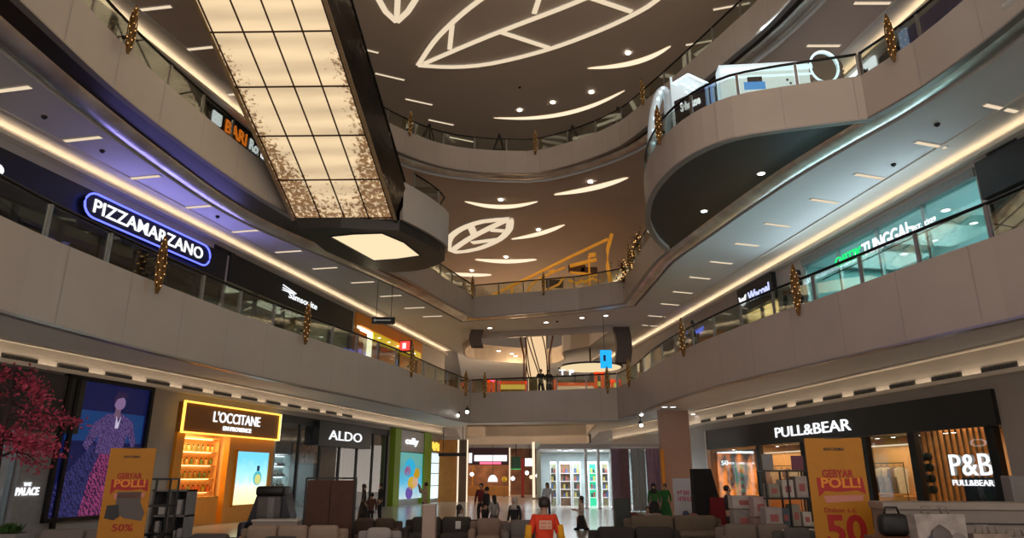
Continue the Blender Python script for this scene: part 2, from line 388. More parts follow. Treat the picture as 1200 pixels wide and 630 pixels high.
# ================================================================== balustrades
def railing(path, lv, label, step=1.35, inner=.06, group='glass balustrades'):
    P = resample(path, step); nn = normals([tuple(p) for p in P]); z0 = FT[lv]
    Q = [Vector((p.x + n[0] * inner, p.y + n[1] * inner, 0)) for p, n in zip(P, nn)]
    c = Q[len(Q) // 2]; t = thing('glass_railing', label, 'railing', (c.x, c.y, z0))
    fine = [Vector((p[0] + n[0] * inner, p[1] + n[1] * inner, z0 + .58)) for p, n in zip(path, normals(path))]
    MB().tube(fine, .032, 8).build('handrail', M_RAIL, t, True)
    for i, q in enumerate(Q):
        d = (Q[min(i + 1, len(Q) - 1)] - Q[max(i - 1, 0)]).normalized(); s_ = Vector((-d.y, d.x, 0))
        MB().obox(q - d * .03 - s_ * .02 + Vector((0, 0, z0)), d * .06, s_ * .04, (0, 0, .56)).build('post', M_POST, t)
    for a, b in zip(Q, Q[1:]):
        d = (b - a).normalized(); s_ = Vector((-d.y, d.x, 0)); L = (b - a).length
        MB().obox(a + d * .05 - s_ * .006 + Vector((0, 0, z0 + .02)), d * (L - .1), s_ * .012, (0, 0, .52)).build('glass_panel', M_GLASS, t)
    return t
def cut(path, a, b):   # part of a path between the points closest to a and b
    k = lambda q: min(range(len(path)), key=lambda i: (path[i][0] - q[0]) ** 2 + (path[i][1] - q[1]) ** 2)
    return path[k(a):k(b) + 1]
railing(cut(E1, (-7.3, 6), (-1.85, 30.9)), 1, 'glass railing in front of the pizzeria and luggage shops')
railing(cut(E1, (-1.85, 30.9), (4.4, 28.9)), 1, 'short glass railing at the far end with colourful stalls behind')
railing(cut(E1, (4.4, 28.9), (8.0, 6)), 1, 'glass railing in front of the turquoise optician shop')
LB, LC_ = (-3.33, 18.95), (-2.22, 21.45)
railing(cut(E2, (-8, 6), (-7.0, 17.6)), 2, 'glass railing above the pizza sign ending behind the glowing escalator')
railing(smooth_path([(-3.0, 19.55), (-2.6, 20.3), LC_, (-2.5, 22.3)], .5), 2, 'glass railing curving round the escalator landing')
railing(cut(E2, (-4.25, 25.5), (-1.85, 32.6)), 2, 'glass railing running from escalator landing to the far bridge')
railing(cut(E2, (-1.85, 32.6), (5.0, 29.7)), 2, 'glass railing of the bridge in front of the golden leaf frame')
railing(cut(E2, (5.0, 29.7), (5.3, 22.3)), 2, 'short glass railing between the far bridge and the bulging balcony')
railing(cut(E2, (5.3, 22.3), (7.7, 13.2)), 2, 'glass railing round the bulging balcony with the white kiosk')
railing(cut(E2, (7.7, 13.2), (8.7, 6)), 2, 'glass railing beyond the bulging balcony by the blue shopfront')
railing(cut(E3, (-7.6, 15), (8.4, 11)), 3, 'curved glass railing of the top balcony under the leaf lights')

# ================================================================== gold ornaments fixed to the fascias
def ornament_proto():
    t = thing('gold_ornament', '', 'ornament', (0, 0, 0), 0, 'gold spindle ornaments on the balcony fascias')
    prof = [(.012, 0), (.035, .08), (.06, .22), (.075, .42), (.078, .6), (.07, .82), (.05, .98), (.022, 1.1), (.008, 1.14)]
    rnd = random.Random(4); mb = MB()
    for k in range(9):
        a0 = 2 * math.pi * k / 9; tw = .9 if k % 2 else -.9; pts = []
        for j in range(13):
            z = 1.14 * j / 12; i = max(q for q in range(len(prof)) if prof[q][1] <= z + 1e-6); i = min(i, len(prof) - 2)
            f = (z - prof[i][1]) / (prof[i + 1][1] - prof[i][1]); r = prof[i][0] * (1 - f) + prof[i + 1][0] * f
            pts.append((r * math.cos(a0 + tw * z), r * math.sin(a0 + tw * z), z))
        mb.tube(pts, .013, 5)
    mb.lathe([(r * .72, z) for r, z in prof], n=10)
    mb.build('twig_lattice', M_GOLD, t, False, False)
    mb = MB()
    for k in range(34):
        z = .08 + 1.0 * k / 34; i = max(q for q in range(len(prof)) if prof[q][1] <= z); i = min(i, len(prof) - 2)
        f = (z - prof[i][1]) / (prof[i + 1][1] - prof[i][1]); r = prof[i][0] * (1 - f) + prof[i + 1][0] * f
        a = k * 2.4; mb.box((r * 1.06 * math.cos(a), r * 1.06 * math.sin(a), z), (.016, .016, .016))
    mb.build('fairy_lights', M_GOLDB, t, False, False)
    MB().obox((-.02, -.02, .35), (.04, 0, 0), (0, .2, 0), (0, 0, .05)).build('bracket', M_BLACK, t, False, False)
    return t
ORN = ornament_proto(); _orn_used = [0]
def ornament(px, lv, E, label):
    # point of the fascia under this pixel column
    best = min(((abs(pxy(p[0], p[1], FT[lv])[0] - px) + (0 if p[1] > 3 else 1e6)), i) for i, p in enumerate(E))[1] if isinstance(px, (int, float)) else px
    p = E[best]; n = normals(E)[best]; l = math.hypot(*n); n = (n[0] / l, n[1] / l)
    loc = (p[0] - n[0] * .16, p[1] - n[1] * .16, FT[lv] - .27); rz = math.atan2(n[1], n[0]) - math.pi / 2
    if not _orn_used[0]:
        _orn_used[0] = 1; ORN.location = [c * K for c in loc]; ORN.rotation_euler = (0, 0, rz); ORN['label'] = label
    else: dup(ORN, loc, rz, label)
def pxy(x, y, z):
    z -= EYE; d = y * math.cos(TH) + z * math.sin(TH); u = -y * math.sin(TH) + z * math.cos(TH)
    return 600 + FPX * x / max(d, .01), 315 - FPX * u / max(d, .01)
def dense(E): return [tuple(p) for p in resample(E, .12)]
l1l, l1f, l1r = dense(cut(E1, (-7.3, 6), (-1.85, 30.9))), dense(cut(E1, (-1.85, 30.9), (4.4, 28.9))), dense(cut(E1, (4.4, 28.9), (8.0, 6)))
l2l, l2b, l2f, l2c, l2o, l2r = [dense(cut(E2, a, b)) for a, b in (((-8, 6), (-6.6, 18.9)), ((-4.25, 25.5), (-1.85, 32.6)), ((-1.85, 32.6), (5, 29.7)), ((5, 29.7), (5.3, 22.3)), ((5.3, 22.3), (7.7, 13.2)), ((7.7, 13.2), (8.7, 6)))]
l3 = dense(cut(E3, (-7.6, 15), (8.4, 11)))
for a in ((178, 1, l1l, 'gold spindle ornament in front of the blue pizza sign'),
          (353, 1, l1l, 'gold spindle ornament in front of the luggage shop'),
          (477, 1, l1l, 'gold spindle ornament in front of the orange shop'),
          (542, 1, l1l, 'gold spindle ornament by the corner where pizzeria railing meets far railing'),
          (568, 1, l1f, 'gold spindle ornament at near end of the stalls railing'),
          (713, 1, l1f, 'gold spindle ornament under the bright blue hanging screen'),
          (741, 1, l1r, 'gold spindle ornament at the far end of the optician railing'),
          (806, 1, l1r, 'gold spindle ornament beside the person at the snack shop railing'),
          (943, 1, l1r, 'gold spindle ornament at the edge of the turquoise optician shop'),
          (144, 2, l2l, 'gold spindle ornament high above the pizza sign beside the escalator'),
          (550, 2, l2b, 'gold spindle ornament at corner of bridge nearest the escalator landing'),
          (637, 2, l2f, 'gold spindle ornament in the middle of the bridge with golden leaf frame'),
          (742, 2, l2c, 'gold spindle ornament by the bridge corner below the bulging balcony'),
          (779, 2, l2o, 'gold spindle ornament on the tip of the bulging balcony'),
          (1054, 2, l2r, 'gold spindle ornament above the optician beside the blue shopfront'),
          (479, 3, l3, 'gold spindle ornament on top balcony next to the escalator'),
          (629, 3, l3, 'gold spindle ornament in the middle of the top balcony curve'),
          (757, 3, l3, 'gold spindle ornament on top balcony above the bulging balcony')):
    ornament(*a)

# ================================================================== black A-shaped frames behind the top railing
for px, lab in ((510, 'black folding frame behind top railing nearest the escalator'), (586, 'black folding frame on top balcony below the three-lamp crescent'), (664, 'black folding frame in the middle of top balcony'), (715, 'black folding frame on top balcony nearest the bulging balcony')):
    i = min(range(len(l3)), key=lambda k: abs(pxy(l3[k][0], l3[k][1], FT[3])[0] - px)); p = Vector((*l3[i], 0)); n = normals(l3)[i]; n = Vector((n[0], n[1], 0)).normalized(); d = Vector((-n.y, n.x, 0))
    b = p + n * .5; b.z = FL[3]; t = thing('folding_frame', lab, 'frame', b)
    for sg in (-1, 1):
        MB().bar(b + d * .45 * sg, b + Vector((0, 0, 1.35)), .05).build('leg', M_BLACK, t)
        MB().bar(b + d * .45 * sg + n * .5, b + Vector((0, 0, 1.35)) + n * .06, .05).build('leg', M_BLACK, t)
    MB().bar(b + d * .25 + Vector((0, 0, .6)), b - d * .25 + Vector((0, 0, .6)), .04).build('crossbar', M_BLACK, t)

# ================================================================== escalator and its landing
def uvmesh(name, quads, m, parent):        # quads: list of (4 points, 4 uvs)
    o = org(parent); me = bpy.data.meshes.new(name); vs = []; fs = []; uv = []
    for P, U in quads:
        b = len(vs); vs += [tuple(Vector(p) * K - o) for p in P]; fs.append((b, b + 1, b + 2, b + 3)); uv += list(U)
    me.from_pydata(vs, [], fs); L = me.uv_layers.new(name='map')
    for i, u in enumerate(uv): L.data[i].uv = u
    me.materials.append(m); me.update(); ob = bpy.data.objects.new(name, me); COL.objects.link(ob); ob.parent = parent
    return ob
def floral_panel():
    m = bpy.data.materials.new('floral_light_panel'); m.use_nodes = True; nt = m.node_tree; b = nt.nodes['Principled BSDF']; N = nt.nodes.new; K = nt.links.new
    uv = N('ShaderNodeUVMap'); sep = N('ShaderNodeSeparateXYZ'); K(uv.outputs[0], sep.inputs[0])
    def mth(op, a, c=None, d=None):
        n = N('ShaderNodeMath'); n.operation = op
        for i, x in enumerate((a, c, d)):
            if x is None: continue
            if isinstance(x, (int, float)): n.inputs[i].default_value = x
            else: K(x, n.inputs[i])
        return n.outputs[0]
    u, v = sep.outputs[0], sep.outputs[1]       # u 0..1 across, v metres up from the lower end
    no = N('ShaderNodeTexNoise'); no.inputs['Scale'].default_value = 8; no.inputs['Detail'].default_value = 6; no.inputs['Roughness'].default_value = .75
    cm = N('ShaderNodeCombineXYZ'); K(mth('MULTIPLY', u, 3.1), cm.inputs[0]); K(v, cm.inputs[1]); K(cm.outputs[0], no.inputs['Vector'])
    edge = mth('ABSOLUTE', mth('SUBTRACT', u, .5))                       # .5 at the edges
    low = mth('MAXIMUM', mth('SUBTRACT', 1.0, mth('DIVIDE', v, 3.2)), 0)   # dense at the bottom
    e2 = mth('MULTIPLY', mth('MAXIMUM', mth('SUBTRACT', edge, .16), 0), 2.9)
    fade = mth('MINIMUM', mth('MAXIMUM', mth('DIVIDE', mth('SUBTRACT', 6.6, v), 1.6), 0), 1)
    dens = mth('MINIMUM', mth('MULTIPLY', mth('ADD', mth('MULTIPLY', low, .95), e2), fade), 1)
    th = mth('SUBTRACT', .80, mth('MULTIPLY', dens, .37))
    fl = mth('MULTIPLY_ADD', mth('SUBTRACT', no.outputs['Fac'], th), 18, 0); fl = mth('MINIMUM', mth('MAXIMUM', fl, 0), 1)
    wv = N('ShaderNodeTexNoise'); wv.inputs['Scale'].default_value = 1.0; cm2 = N('ShaderNodeCombineXYZ'); K(mth('MULTIPLY', u, 1.2), cm2.inputs[0]); K(mth('MULTIPLY', v, 2.6), cm2.inputs[1]); K(cm2.outputs[0], wv.inputs['Vector'])
    mx = N('ShaderNodeMix'); mx.data_type = 'RGBA'; K(fl, mx.inputs[0]); mx.inputs[6].default_value = (1, .75, .45, 1); mx.inputs[7].default_value = (.22, .10, .035, 1)
    K(mx.outputs[2], b.inputs['Emission Color']); K(mth('MULTIPLY_ADD', wv.outputs['Fac'], .5, mth('MULTIPLY_ADD', mth('SINE', mth('MULTIPLY', v, 10.0)), .11, .50)), b.inputs['Emission Strength'])
    b.inputs['Base Color'].default_value = (.3, .24, .16, 1); b.inputs['Roughness'].default_value = .3
    return m
M_FLORAL = floral_panel()
M_MIRROR = mat('dark_mirror_steel', (.16, .15, .14), .12, 1, var=.15, scale=1, bump=.5)
eA, eB = Vector((-6.43, 18.90, 8.74)), Vector((-3.47, 18.84, 8.74)); eup = Vector((-.93, -5.98, 3.49)); eup /= Vector((eup.x, eup.y)).length     # per metre of run
esc = thing('escalator', 'escalator with glowing floral underside rising from its landing to the top balcony', 'escalator', (-5.0, 18.9, 8.74))
RUN = 8.6
cA, cB = eA + eup * RUN, eB + eup * RUN; nn_ = (eB - eA).normalized().cross(eup.normalized()); nn_ = nn_ if nn_.z > 0 else -nn_
q = []
L_ = eup.length
def ept(u, r, h=0): return eA.lerp(eB, u) + eup * r + nn_ * h
q.append(((ept(0, 0), ept(1, 0), ept(1, RUN), ept(0, RUN)), ((0, 0), (1, 0), (1, RUN * L_), (0, RUN * L_))))
uvmesh('soffit_panel', q, M_FLORAL, esc)
mb = MB(); M_MUNT = mat('bronze_muntin', (.09, .05, .03), .4, .6)
for u in (.02, .27, .51, .75, .985): mb.bar(ept(u, 0, -.015), ept(u, RUN, -.015), .035, .03, up=nn_)
for r in (.05, 1.25, 2.5, 3.75, 5.0, 6.3, 7.6): mb.bar(ept(0, r, -.015), ept(1, r, -.015), .035, .03, up=nn_)
mb.build('panel_grid', M_MUNT, esc)
for u, sg in ((0, -1), (1, 1)):
    w_ = (eB - eA).normalized() * sg
    MB().hexa([ept(u, -.3, -.04), ept(u, RUN + .3, -.04), ept(u, RUN + .3, -.04) + w_ * .06, ept(u, -.3, -.04) + w_ * .06, ept(u, -.3, .95) + w_ * .25, ept(u, RUN + .3, .95) + w_ * .25, ept(u, RUN + .3, .95) + w_ * .31, ept(u, -.3, .95) + w_ * .31]).build('side_cladding', M_MIRROR, esc)
    MB().bar(ept(u, 0, -.03) + w_ * .03, ept(u, RUN, -.03) + w_ * .03, .09, .05, up=nn_).build('edge_trim', mat('edge_brass', (.55, .42, .25), .35, .8, var=.1), esc)
    MB().tube([ept(u, -.6, 1.75) + w_ * .1, ept(u, RUN + .6, 1.75) + w_ * .1], .05).build('handrail', M_RAIL, esc)
    MB().hexa([ept(u, -.3, .95) + w_ * .1, ept(u, RUN, .95) + w_ * .1, ept(u, RUN, .95) + w_ * .115, ept(u, -.3, .95) + w_ * .115, ept(u, -.3, 1.72) + w_ * .1, ept(u, RUN, 1.72) + w_ * .1, ept(u, RUN, 1.72) + w_ * .115, ept(u, -.3, 1.72) + w_ * .115]).build('balustrade_glass', M_GLASS, esc)
mb = MB(); k = 0; ew = (eB - eA).normalized()
while k * .4 < RUN:
    b = ept(.06, k * .4, 0); b.z += .75; mb.obox(b, (eB - eA) * .88, Vector((eup.x, eup.y, 0)) * .4, (0, 0, .2)); k += 1
mb.build('steps', mat('step_metal', (.2, .2, .2), .4, .8), esc)
top = [ept(0, RUN), ept(1, RUN)]; fy = Vector((eup.x, eup.y, 0)).normalized()
MB().obox(top[0] + Vector((0, 0, 0)), top[1] - top[0], fy * 2.6, (0, 0, .5)).build('top_truss', M_MIRROR, esc)

curv = smooth_path([LB, (-2.75, 20.0), LC_, (-2.5, 22.3), (-3.4, 23.1), (-5.0, 23.4)], .4)
mb = MB(); mb.sweep(curv[::-1], [(0, 8.75), (0, 9.95), (.1, 9.95), (.1, 8.75)], closed=True); struct(mb.build('fascia_wall', M_FASC))
inside = [xy(atz(px, py, 8.44)) for px, py in ((385, 276), (415, 273), (448, 272), (474, 283), (494, 299), (466, 303), (438, 305))]
outer = [(-6.3, 18.75), (-5.0, 18.72)] + curv[:-2] + [(-5.2, 22.6), (-6.0, 20.9)]
mb = MB(); mb.poly(outer, [inside], z=8.42, flip=True); mb.poly(outer, [], z=8.74); mb.sweep(outer + [outer[0]], [(0, 8.42), (0, 8.74)])
struct(mb.build('landing_trim', mat('charcoal_gloss', (.02, .018, .017), .3, 0, var=.1)))
t = thing('ceiling_light', 'large glowing cream panel under the escalator landing', 'ceiling light', (-4.3, 20.6, 8.42))
MB().poly(inside, z=8.44, flip=True).build('diffuser', glow('landing_panel', (1, .78, .48), 1.05), t)
MB().sweep(inside + [inside[0]], [(0, 8.40), (0, 8.46), (.03, 8.46), (.03, 8.40)], closed=True).build('frame', M_BLACK, t)
struct(MB().poly(outer, z=9.6).poly(outer, z=9.5, flip=True).build('mezzanine_slab', M_SLAB))

# ================================================================== ceiling lights
def bar_light(a, b, z, label, group, w=.14):     # linear strip let into a ceiling: thing > housing, diffuser
    a = Vector((*a, z)); b = Vector((*b, z)); c = (a + b) / 2; t = thing('linear_ceiling_light', label, 'ceiling light', c, 0, group)
    d = (b - a).normalized(); s_ = Vector((-d.y, d.x, 0)) * w
    MB().obox(a - s_ * .5 - d * .03 + Vector((0, 0, -.02)), b - a + d * .06, s_, (0, 0, .02)).build('housing', mat('white_trim', (.7, .68, .64), .5, var=.02), t)
    MB().obox(a - s_ * .36 + Vector((0, 0, -.032)), b - a, s_ * .72, (0, 0, .014)).build('diffuser', M_WARM2, t)
def bar_px(p, z, lab, grp, ln=1.05, ang=None):
    c = atz(p[0], p[1], z); d = Vector((math.cos(ang), math.sin(ang))) * ln / 2
    bar_light((c.x - d.x, c.y - d.y), (c.x + d.x, c.y + d.y), z, lab, grp)
aL, aR = -.20, .22
for i, p in enumerate([(12, 104), (97, 162), (168, 207), (231, 241.5), (288, 270), (338, 294), (381, 313.5), (425, 330), (458, 346), (486, 360), (507, 370)]):
    bar_px(p, CZ[1], '%s linear ceiling light, counted from the near end, over the pizzeria walkway' % ORD[i], 'linear lights over the pizzeria walkway', 1.0, aL)
for i, p in enumerate([(1173, 126), (1091, 169), (1019, 206), (966, 235), (911, 263), (875, 286), (845, 307), (820, 325), (800, 342), (785, 356), (770, 370), (762, 381)]):
    bar_px(p, CZ[1], '%s linear ceiling light, counted from the near end, over the optician walkway' % ORD[i], 'linear lights over the optician walkway', .95, aR + .1)
for i, p in enumerate([(182, 9), (234, 56), (283, 109)]):
    bar_px(p, CZ[2], ['linear ceiling light at top edge of picture beside the escalator', 'linear ceiling light in the brown ceiling midway along the escalator', 'linear ceiling light partly hidden behind the escalator'][i], 'linear lights beside the escalator', .98, -.16)
for i, p in enumerate([(1022, 3), (965, 53)]):
    bar_px(p, CZ[2], ['linear ceiling light above the bulging balcony at top edge of picture', 'linear ceiling light above the ring-shaped mirror'][i], 'linear lights above the white kiosk', 1.0, .0)
for i, p in enumerate([(425, 57), (457, 89.5), (491, 119), (517, 143), (541, 163)]):
    bar_px(p, CZ[3], ['thin roof light strip touching the escalator edge', 'second thin roof light strip from the escalator', 'third thin roof light strip from the escalator', 'thin roof light strip just above the top railing', 'thin roof light strip seen through the top railing glass'][i], 'thin roof light strips', 1.35, .42)
for i, p in enumerate([(857, 7), (823, 49)]):
    bar_px(p, CZ[3], ['thin roof light strip at top edge of picture above the bulging balcony', 'thin roof light strip seen through top railing above the white kiosk'][i], 'thin roof light strips', 1.35, -.3)

def downlight(p, z, label, group=None, r=.075, m=None, up=False):
    c = atz(p[0], p[1], z) if len(p) == 2 else Vector(p); t = thing('recessed_downlight', label, 'downlight', c, 0, group)
    MB().lathe([(r, -.012), (r * 1.35, -.012), (r * 1.35, .0), (r, .0)], c, 14).build('trim_ring', mat('white_trim', (.7, .68, .64), .5, var=.02), t)
    MB().lathe([(0.001, -.016), (r * .95, -.016), (r * .95, -.008), (.001, -.008)], c, 14).build('lens', m or M_SPOT, t)
def arclight(px_tips, sag, z, label, lamps=(), w=.22):
    """shallow crescent recess: the lit curved edge is a cove light, the recess itself a dropped leaf panel."""
    a, b = atz(*px_tips[0], z), atz(*px_tips[1], z); mid = atz(*sag, z)
    t = thing('crescent_ceiling_light', label, 'ceiling light', mid, 0, 'crescent lights in the brown ceilings')
    def bez(k, off=0):
        f = k / 20; cpt = 2 * mid - (a + b) / 2; p = a * (1 - f) ** 2 + cpt * 2 * f * (1 - f) + b * f * f
        return p
    pts = [bez(k) for k in range(21)]; mb = MB(); top = []; d = (b - a).normalized(); nrm = Vector((-d.y, d.x, 0))
    if (mid - (a + b) / 2).dot(nrm) > 0: nrm = -nrm
    for k, p in enumerate(pts):
        ww = w * (.15 + .85 * math.sin(math.pi * k / 20) ** .6); top.append(p + nrm * ww)
    lo = [p + Vector((0, 0, -.03)) for p in pts]; hi = [p + Vector((0, 0, -.03)) for p in top]; n = 21
    mb.add(lo + hi, [(i, i + 1, n + i + 1, n + i) for i in range(20)]); mb.add([p + Vector((0, 0, .02)) for p in pts] + lo, [(i, i + 1, n + i + 1, n + i) for i in range(20)])
    mb.build('light_trough', M_WARM, t)
    ap = (a + b) / 2 - (mid - (a + b) / 2) * .75; out = [Vector((p.x, p.y, z - .012)) for p in pts] + [Vector(((b * (1 - k / 12) ** 2 + (2 * ap - (a + b) / 2) * 2 * (k / 12) * (1 - k / 12) + a * (k / 12) ** 2).xy.to_tuple() + (z - .012,))) for k in range(1, 12)]
    MB().poly(out, z=z - .012, flip=True).build('recess_panel', M_ROOF, t)
    for q_ in lamps:
        c = atz(*q_, z - .03); MB().lathe([(.001, -.02), (.10, -.02), (.10, 0), (.001, 0)], c, 12).build('downlight', M_SPOT, t)
arclight([(545, 236), (630, 236)], (588, 244), CZ[2], 'crescent light with one lamp just below the top balcony', [(587, 234)], .5)
arclight([(650, 228), (736, 208)], (697, 222), CZ[2], 'crescent light nearest the bulging balcony tip', [(692, 213)], .5)
arclight([(600, 280), (662, 263)], (634, 275), CZ[2], 'short crescent light beside the small glowing leaf', [(631, 269)], .5)
arclight([(557, 304), (629, 304)], (594, 308), CZ[2], 'crescent light between small glowing leaf and the bridge', [(593, 301)], .8)
arclight([(522, 320), (576, 322)], (550, 323.5), CZ[2], 'crescent light just above the bridge railing corner', [(553, 317)], .8)
arclight([(689, 80), (786, 54)], (745, 75), CZ[3], 'crescent roof light with one lamp above the top railing', [(736, 62)], .36)
arclight([(579, 138), (732, 106)], (661, 135), CZ[3], 'long crescent roof light with three lamps', [(609, 129), (648, 120), (693, 108)], .36)

def leaf_light(z, bars, w, label):
    """glowing leaf outline: bars are lists of pixels on the ceiling."""
    P0 = atz(*bars[0][0], z); t = thing('leaf_ceiling_light', label, 'ceiling light', P0)
    for i, bar in enumerate(bars):
        pts = [atz(*p, z) for p in bar]
        path = smooth_path([xy(p) for p in pts], .5)
        mb = MB(); mb.sweep(path, [(-w / 2, z - .02), (-w / 2, z - .10), (w / 2, z - .10), (w / 2, z - .02)], closed=True)
        nm = 'outline_tube' if i < 2 else ('midrib' if i == 2 else 'vein')
        mb.build(nm, M_WARM2, t)
        MB().sweep(path, [(-w / 2 - .03, z - .045), (-w / 2 - .03, z), (w / 2 + .03, z), (w / 2 + .03, z - .045)], closed=True).build('housing', mat('white_trim', (.7, .68, .64), .5, var=.02), t)
leaf_light(CZ[3], [[(490, 75), (508, 48), (530, 25), (560, 0), (600, -26), (660, -50)], [(490, 75), (530, 77), (575, 73), (640, 57), (700, 35), (745, 14), (770, -2), (800, -30)],
                   [(497, 73), (555, 48), (600, 30), (660, 7), (720, -18), (780, -40)], [(530, 27), (527, 56)], [(587, 36), (645, 55)], [(634, -10), (626, 14)], [(690, -5), (740, 12)]], .19, 'large glowing leaf outline on the roof ceiling')
leaf_light(CZ[3], [[(465, 24), (452, 12), (444, -2), (440, -30)], [(465, 24), (478, 12), (487, -2), (490, -30)], [(465, 22), (466, 0), (467, -30)]], .22, 'tip of a second glowing leaf beside the escalator at picture top')
leaf_light(CZ[2], [[(525, 290), (527, 278), (540, 267), (565, 258), (597, 255)], [(525, 290), (535, 294), (560, 290), (585, 279), (597, 266), (597, 255)], [(531, 291), (550, 278), (575, 265), (594, 256)], [(551, 262), (556, 274)], [(553, 283), (583, 279)], [(575, 268), (590, 269)]], .38, 'small glowing leaf outline on the ceiling above the bridge')

for p, lab in (((892, 203), 'downlight nearer the near edge in dark underside of bulging balcony'), ((825, 247), 'downlight nearer the tip in dark underside of bulging balcony')): downlight(p, 9.05, lab, None, .09)
for i, p in enumerate([(574, 384), (640, 377.5), (682, 372), (710, 369.5)]): downlight(p, CZ[1], '%s downlight from the escalator side under the far bridge' % ORD[i], 'downlights under the bridge', .11)
for i, p in enumerate([(862, 470), (812, 485)]): downlight(p, CZ[0], ['ground-floor ceiling downlight over the clothing store entrance', 'ground-floor ceiling downlight by the far pillar of the clothing store'][i], None, .09)
# sensors and sprinkler roses on the ceilings
def dome(p, z, label, r=.065, m=None):
    c = atz(*p, z); mb = MB().lathe([(r, 0), (r, -.02), (r * .8, -.05), (r * .3, -.075), (.001, -.08)], c, 12)
    ob = mb.solo('ceiling_sensor', m or M_BLACK); tag(ob, label, 'sensor', 'dark ceiling sensors')
for p, z, lab in (((609, 102), CZ[3], 'round black sensor in roof ceiling under the big leaf'), ((653, 376), CZ[1], 'black dome camera under the far bridge'), ((120, 176), CZ[1], 'small ceiling sensor over the pizzeria walkway near the second light'),
                  ((255, 253), CZ[1], 'small ceiling sensor over the pizzeria walkway beside the pizza sign end'), ((52, 136), CZ[1], 'small ceiling sensor nearest the near end over the pizzeria walkway'),
                  ((1047, 192), CZ[1], 'pale double sensor over the optician walkway'), ((1098, 145), CZ[1], 'small sensor over the optician walkway nearest the near end')): dome(p, z, lab)
# ================================================================== walls with their shop openings
def S(w, px, py): return w.s_of(px, py)[0]
def SN(w, px, py, n):       # along-wall position seen in a pixel on a plane n in front of (behind) the wall
    P = w.P + w.N * n; r = ray(px, py); k = (P.x * w.D.y - P.y * w.D.x) / (r.x * w.D.y - r.y * w.D.x); return (Vector((r.x * k, r.y * k)) - P).dot(w.D)
def walls(w, s0, s1, name, levels):
    for z0, z1, ops in levels:
        mb = MB(); cur = s0
        for a, b, zb, zt in sorted(ops):
            if a > cur: mb.obox(w.pt(cur, 0, z0), w.d3 * (a - cur), w.n3 * -.2, (0, 0, z1 - z0))
            if zt < z1: mb.obox(w.pt(a, 0, zt), w.d3 * (b - a), w.n3 * -.2, (0, 0, z1 - zt))
            if zb > z0: mb.obox(w.pt(a, 0, z0), w.d3 * (b - a), w.n3 * -.2, (0, 0, zb - z0))
            cur = b
        if s1 > cur: mb.obox(w.pt(cur, 0, z0), w.d3 * (s1 - cur), w.n3 * -.2, (0, 0, z1 - z0))
        struct(mb.build(name, M_WALL))
def room(w, s0, s1, z0, z1, depth, m, mc=None, light=None, energy=60, ln=None):
    mc = mc or m; e = .02
    A = lambda s, n, z: w.pt(s, n, z)
    MBs = MB().add([A(s0, -depth, z0), A(s1, -depth, z0), A(s1, -depth, z1), A(s0, -depth, z1)], [(0, 1, 2, 3)])
    MBs.add([A(s0, -.19, z0), A(s0, -depth, z0), A(s0, -depth, z1), A(s0, -.19, z1)], [(0, 1, 2, 3)]).add([A(s1, -.19, z0), A(s1, -depth, z0), A(s1, -depth, z1), A(s1, -.19, z1)], [(0, 1, 2, 3)])
    struct(MBs.build('shop_wall', m))
    struct(MB().add([A(s0, -.19, z1), A(s1, -.19, z1), A(s1, -depth, z1), A(s0, -depth, z1)], [(0, 1, 2, 3)]).build('shop_ceiling', mc))
    struct(MB().add([A(s0, -.19, z0 + e), A(s1, -.19, z0 + e), A(s1, -depth, z0 + e), A(s0, -depth, z0 + e)], [(0, 1, 2, 3)]).build('shop_floor', M_TILE))
    if light:
        n = ln or 1
        for k in range(n):
            s = s0 + (s1 - s0) * (k + .5) / n; p = w.pt(s, -depth * .5, z1 - .08)
            lamp('shop_lamp', 'AREA', p, energy / n, light, max(.5, (s1 - s0) / n * .7), depth * .5, rot=(0, 0, math.atan2(w.D.y, w.D.x)))
def front(w, s, z, name, label, cat='shop front'): return thing(name, label, cat, w.pt(s, 0, z))
def slab_on(w, sa, sb, zb, zt, n0, n1, name, m, parent):
    return MB().obox(w.pt(sa, n0, zb), w.d3 * (sb - sa), w.n3 * (n1 - n0), (0, 0, zt - zb)).build(name, m, parent)
def letters(w, sa, sb, zb, zt, n, text, m, parent, depth=.06, bold=.0, shear=0, name='lettering'):
    """sa, sb: the two ends along the wall in any order."""
    lo, hi = min(sa, sb), max(sa, sb); mb = MB()
    ex = w.d3 if w is WL else -w.d3; o = w.pt(lo if w is WL else hi, n, zb)
    text_into(mb, text, o, ex, (0, 0, 1), hi - lo, zt - zb, depth, bold, shear)
    return mb.build(name, m, parent)
def frame_rect(w, sa, sb, zb, zt, n0, n1, t, name, m, parent):
    mb = MB(); d = w.d3; N_ = w.n3 * (n1 - n0)
    mb.obox(w.pt(sa, n0, zb), d * (sb - sa), N_, (0, 0, t)).obox(w.pt(sa, n0, zt - t), d * (sb - sa), N_, (0, 0, t))
    mb.obox(w.pt(sa, n0, zb), d * t, N_, (0, 0, zt - zb)).obox(w.pt(sb - t, n0, zb), d * t, N_, (0, 0, zt - zb))
    return mb.build(name, m, parent)
def glazing(w, sa, sb, zb, zt, n, parent, mw=.07, m=None, g=None):
    """panes between mullions; n = number of panes."""
    m = m or M_BLACK; L = (sb - sa) / n
    for k in range(n + 1): slab_on(w, sa + k * L - mw / 2, sa + k * L + mw / 2, zb, zt, -.14, -.04, 'mullion', m, parent)
    for k in range(n): slab_on(w, sa + k * L + mw / 2, sa + (k + 1) * L - mw / 2, zb + .02, zt - .02, -.10, -.085, 'glass_pane', g or M_SHOPGLASS, parent)

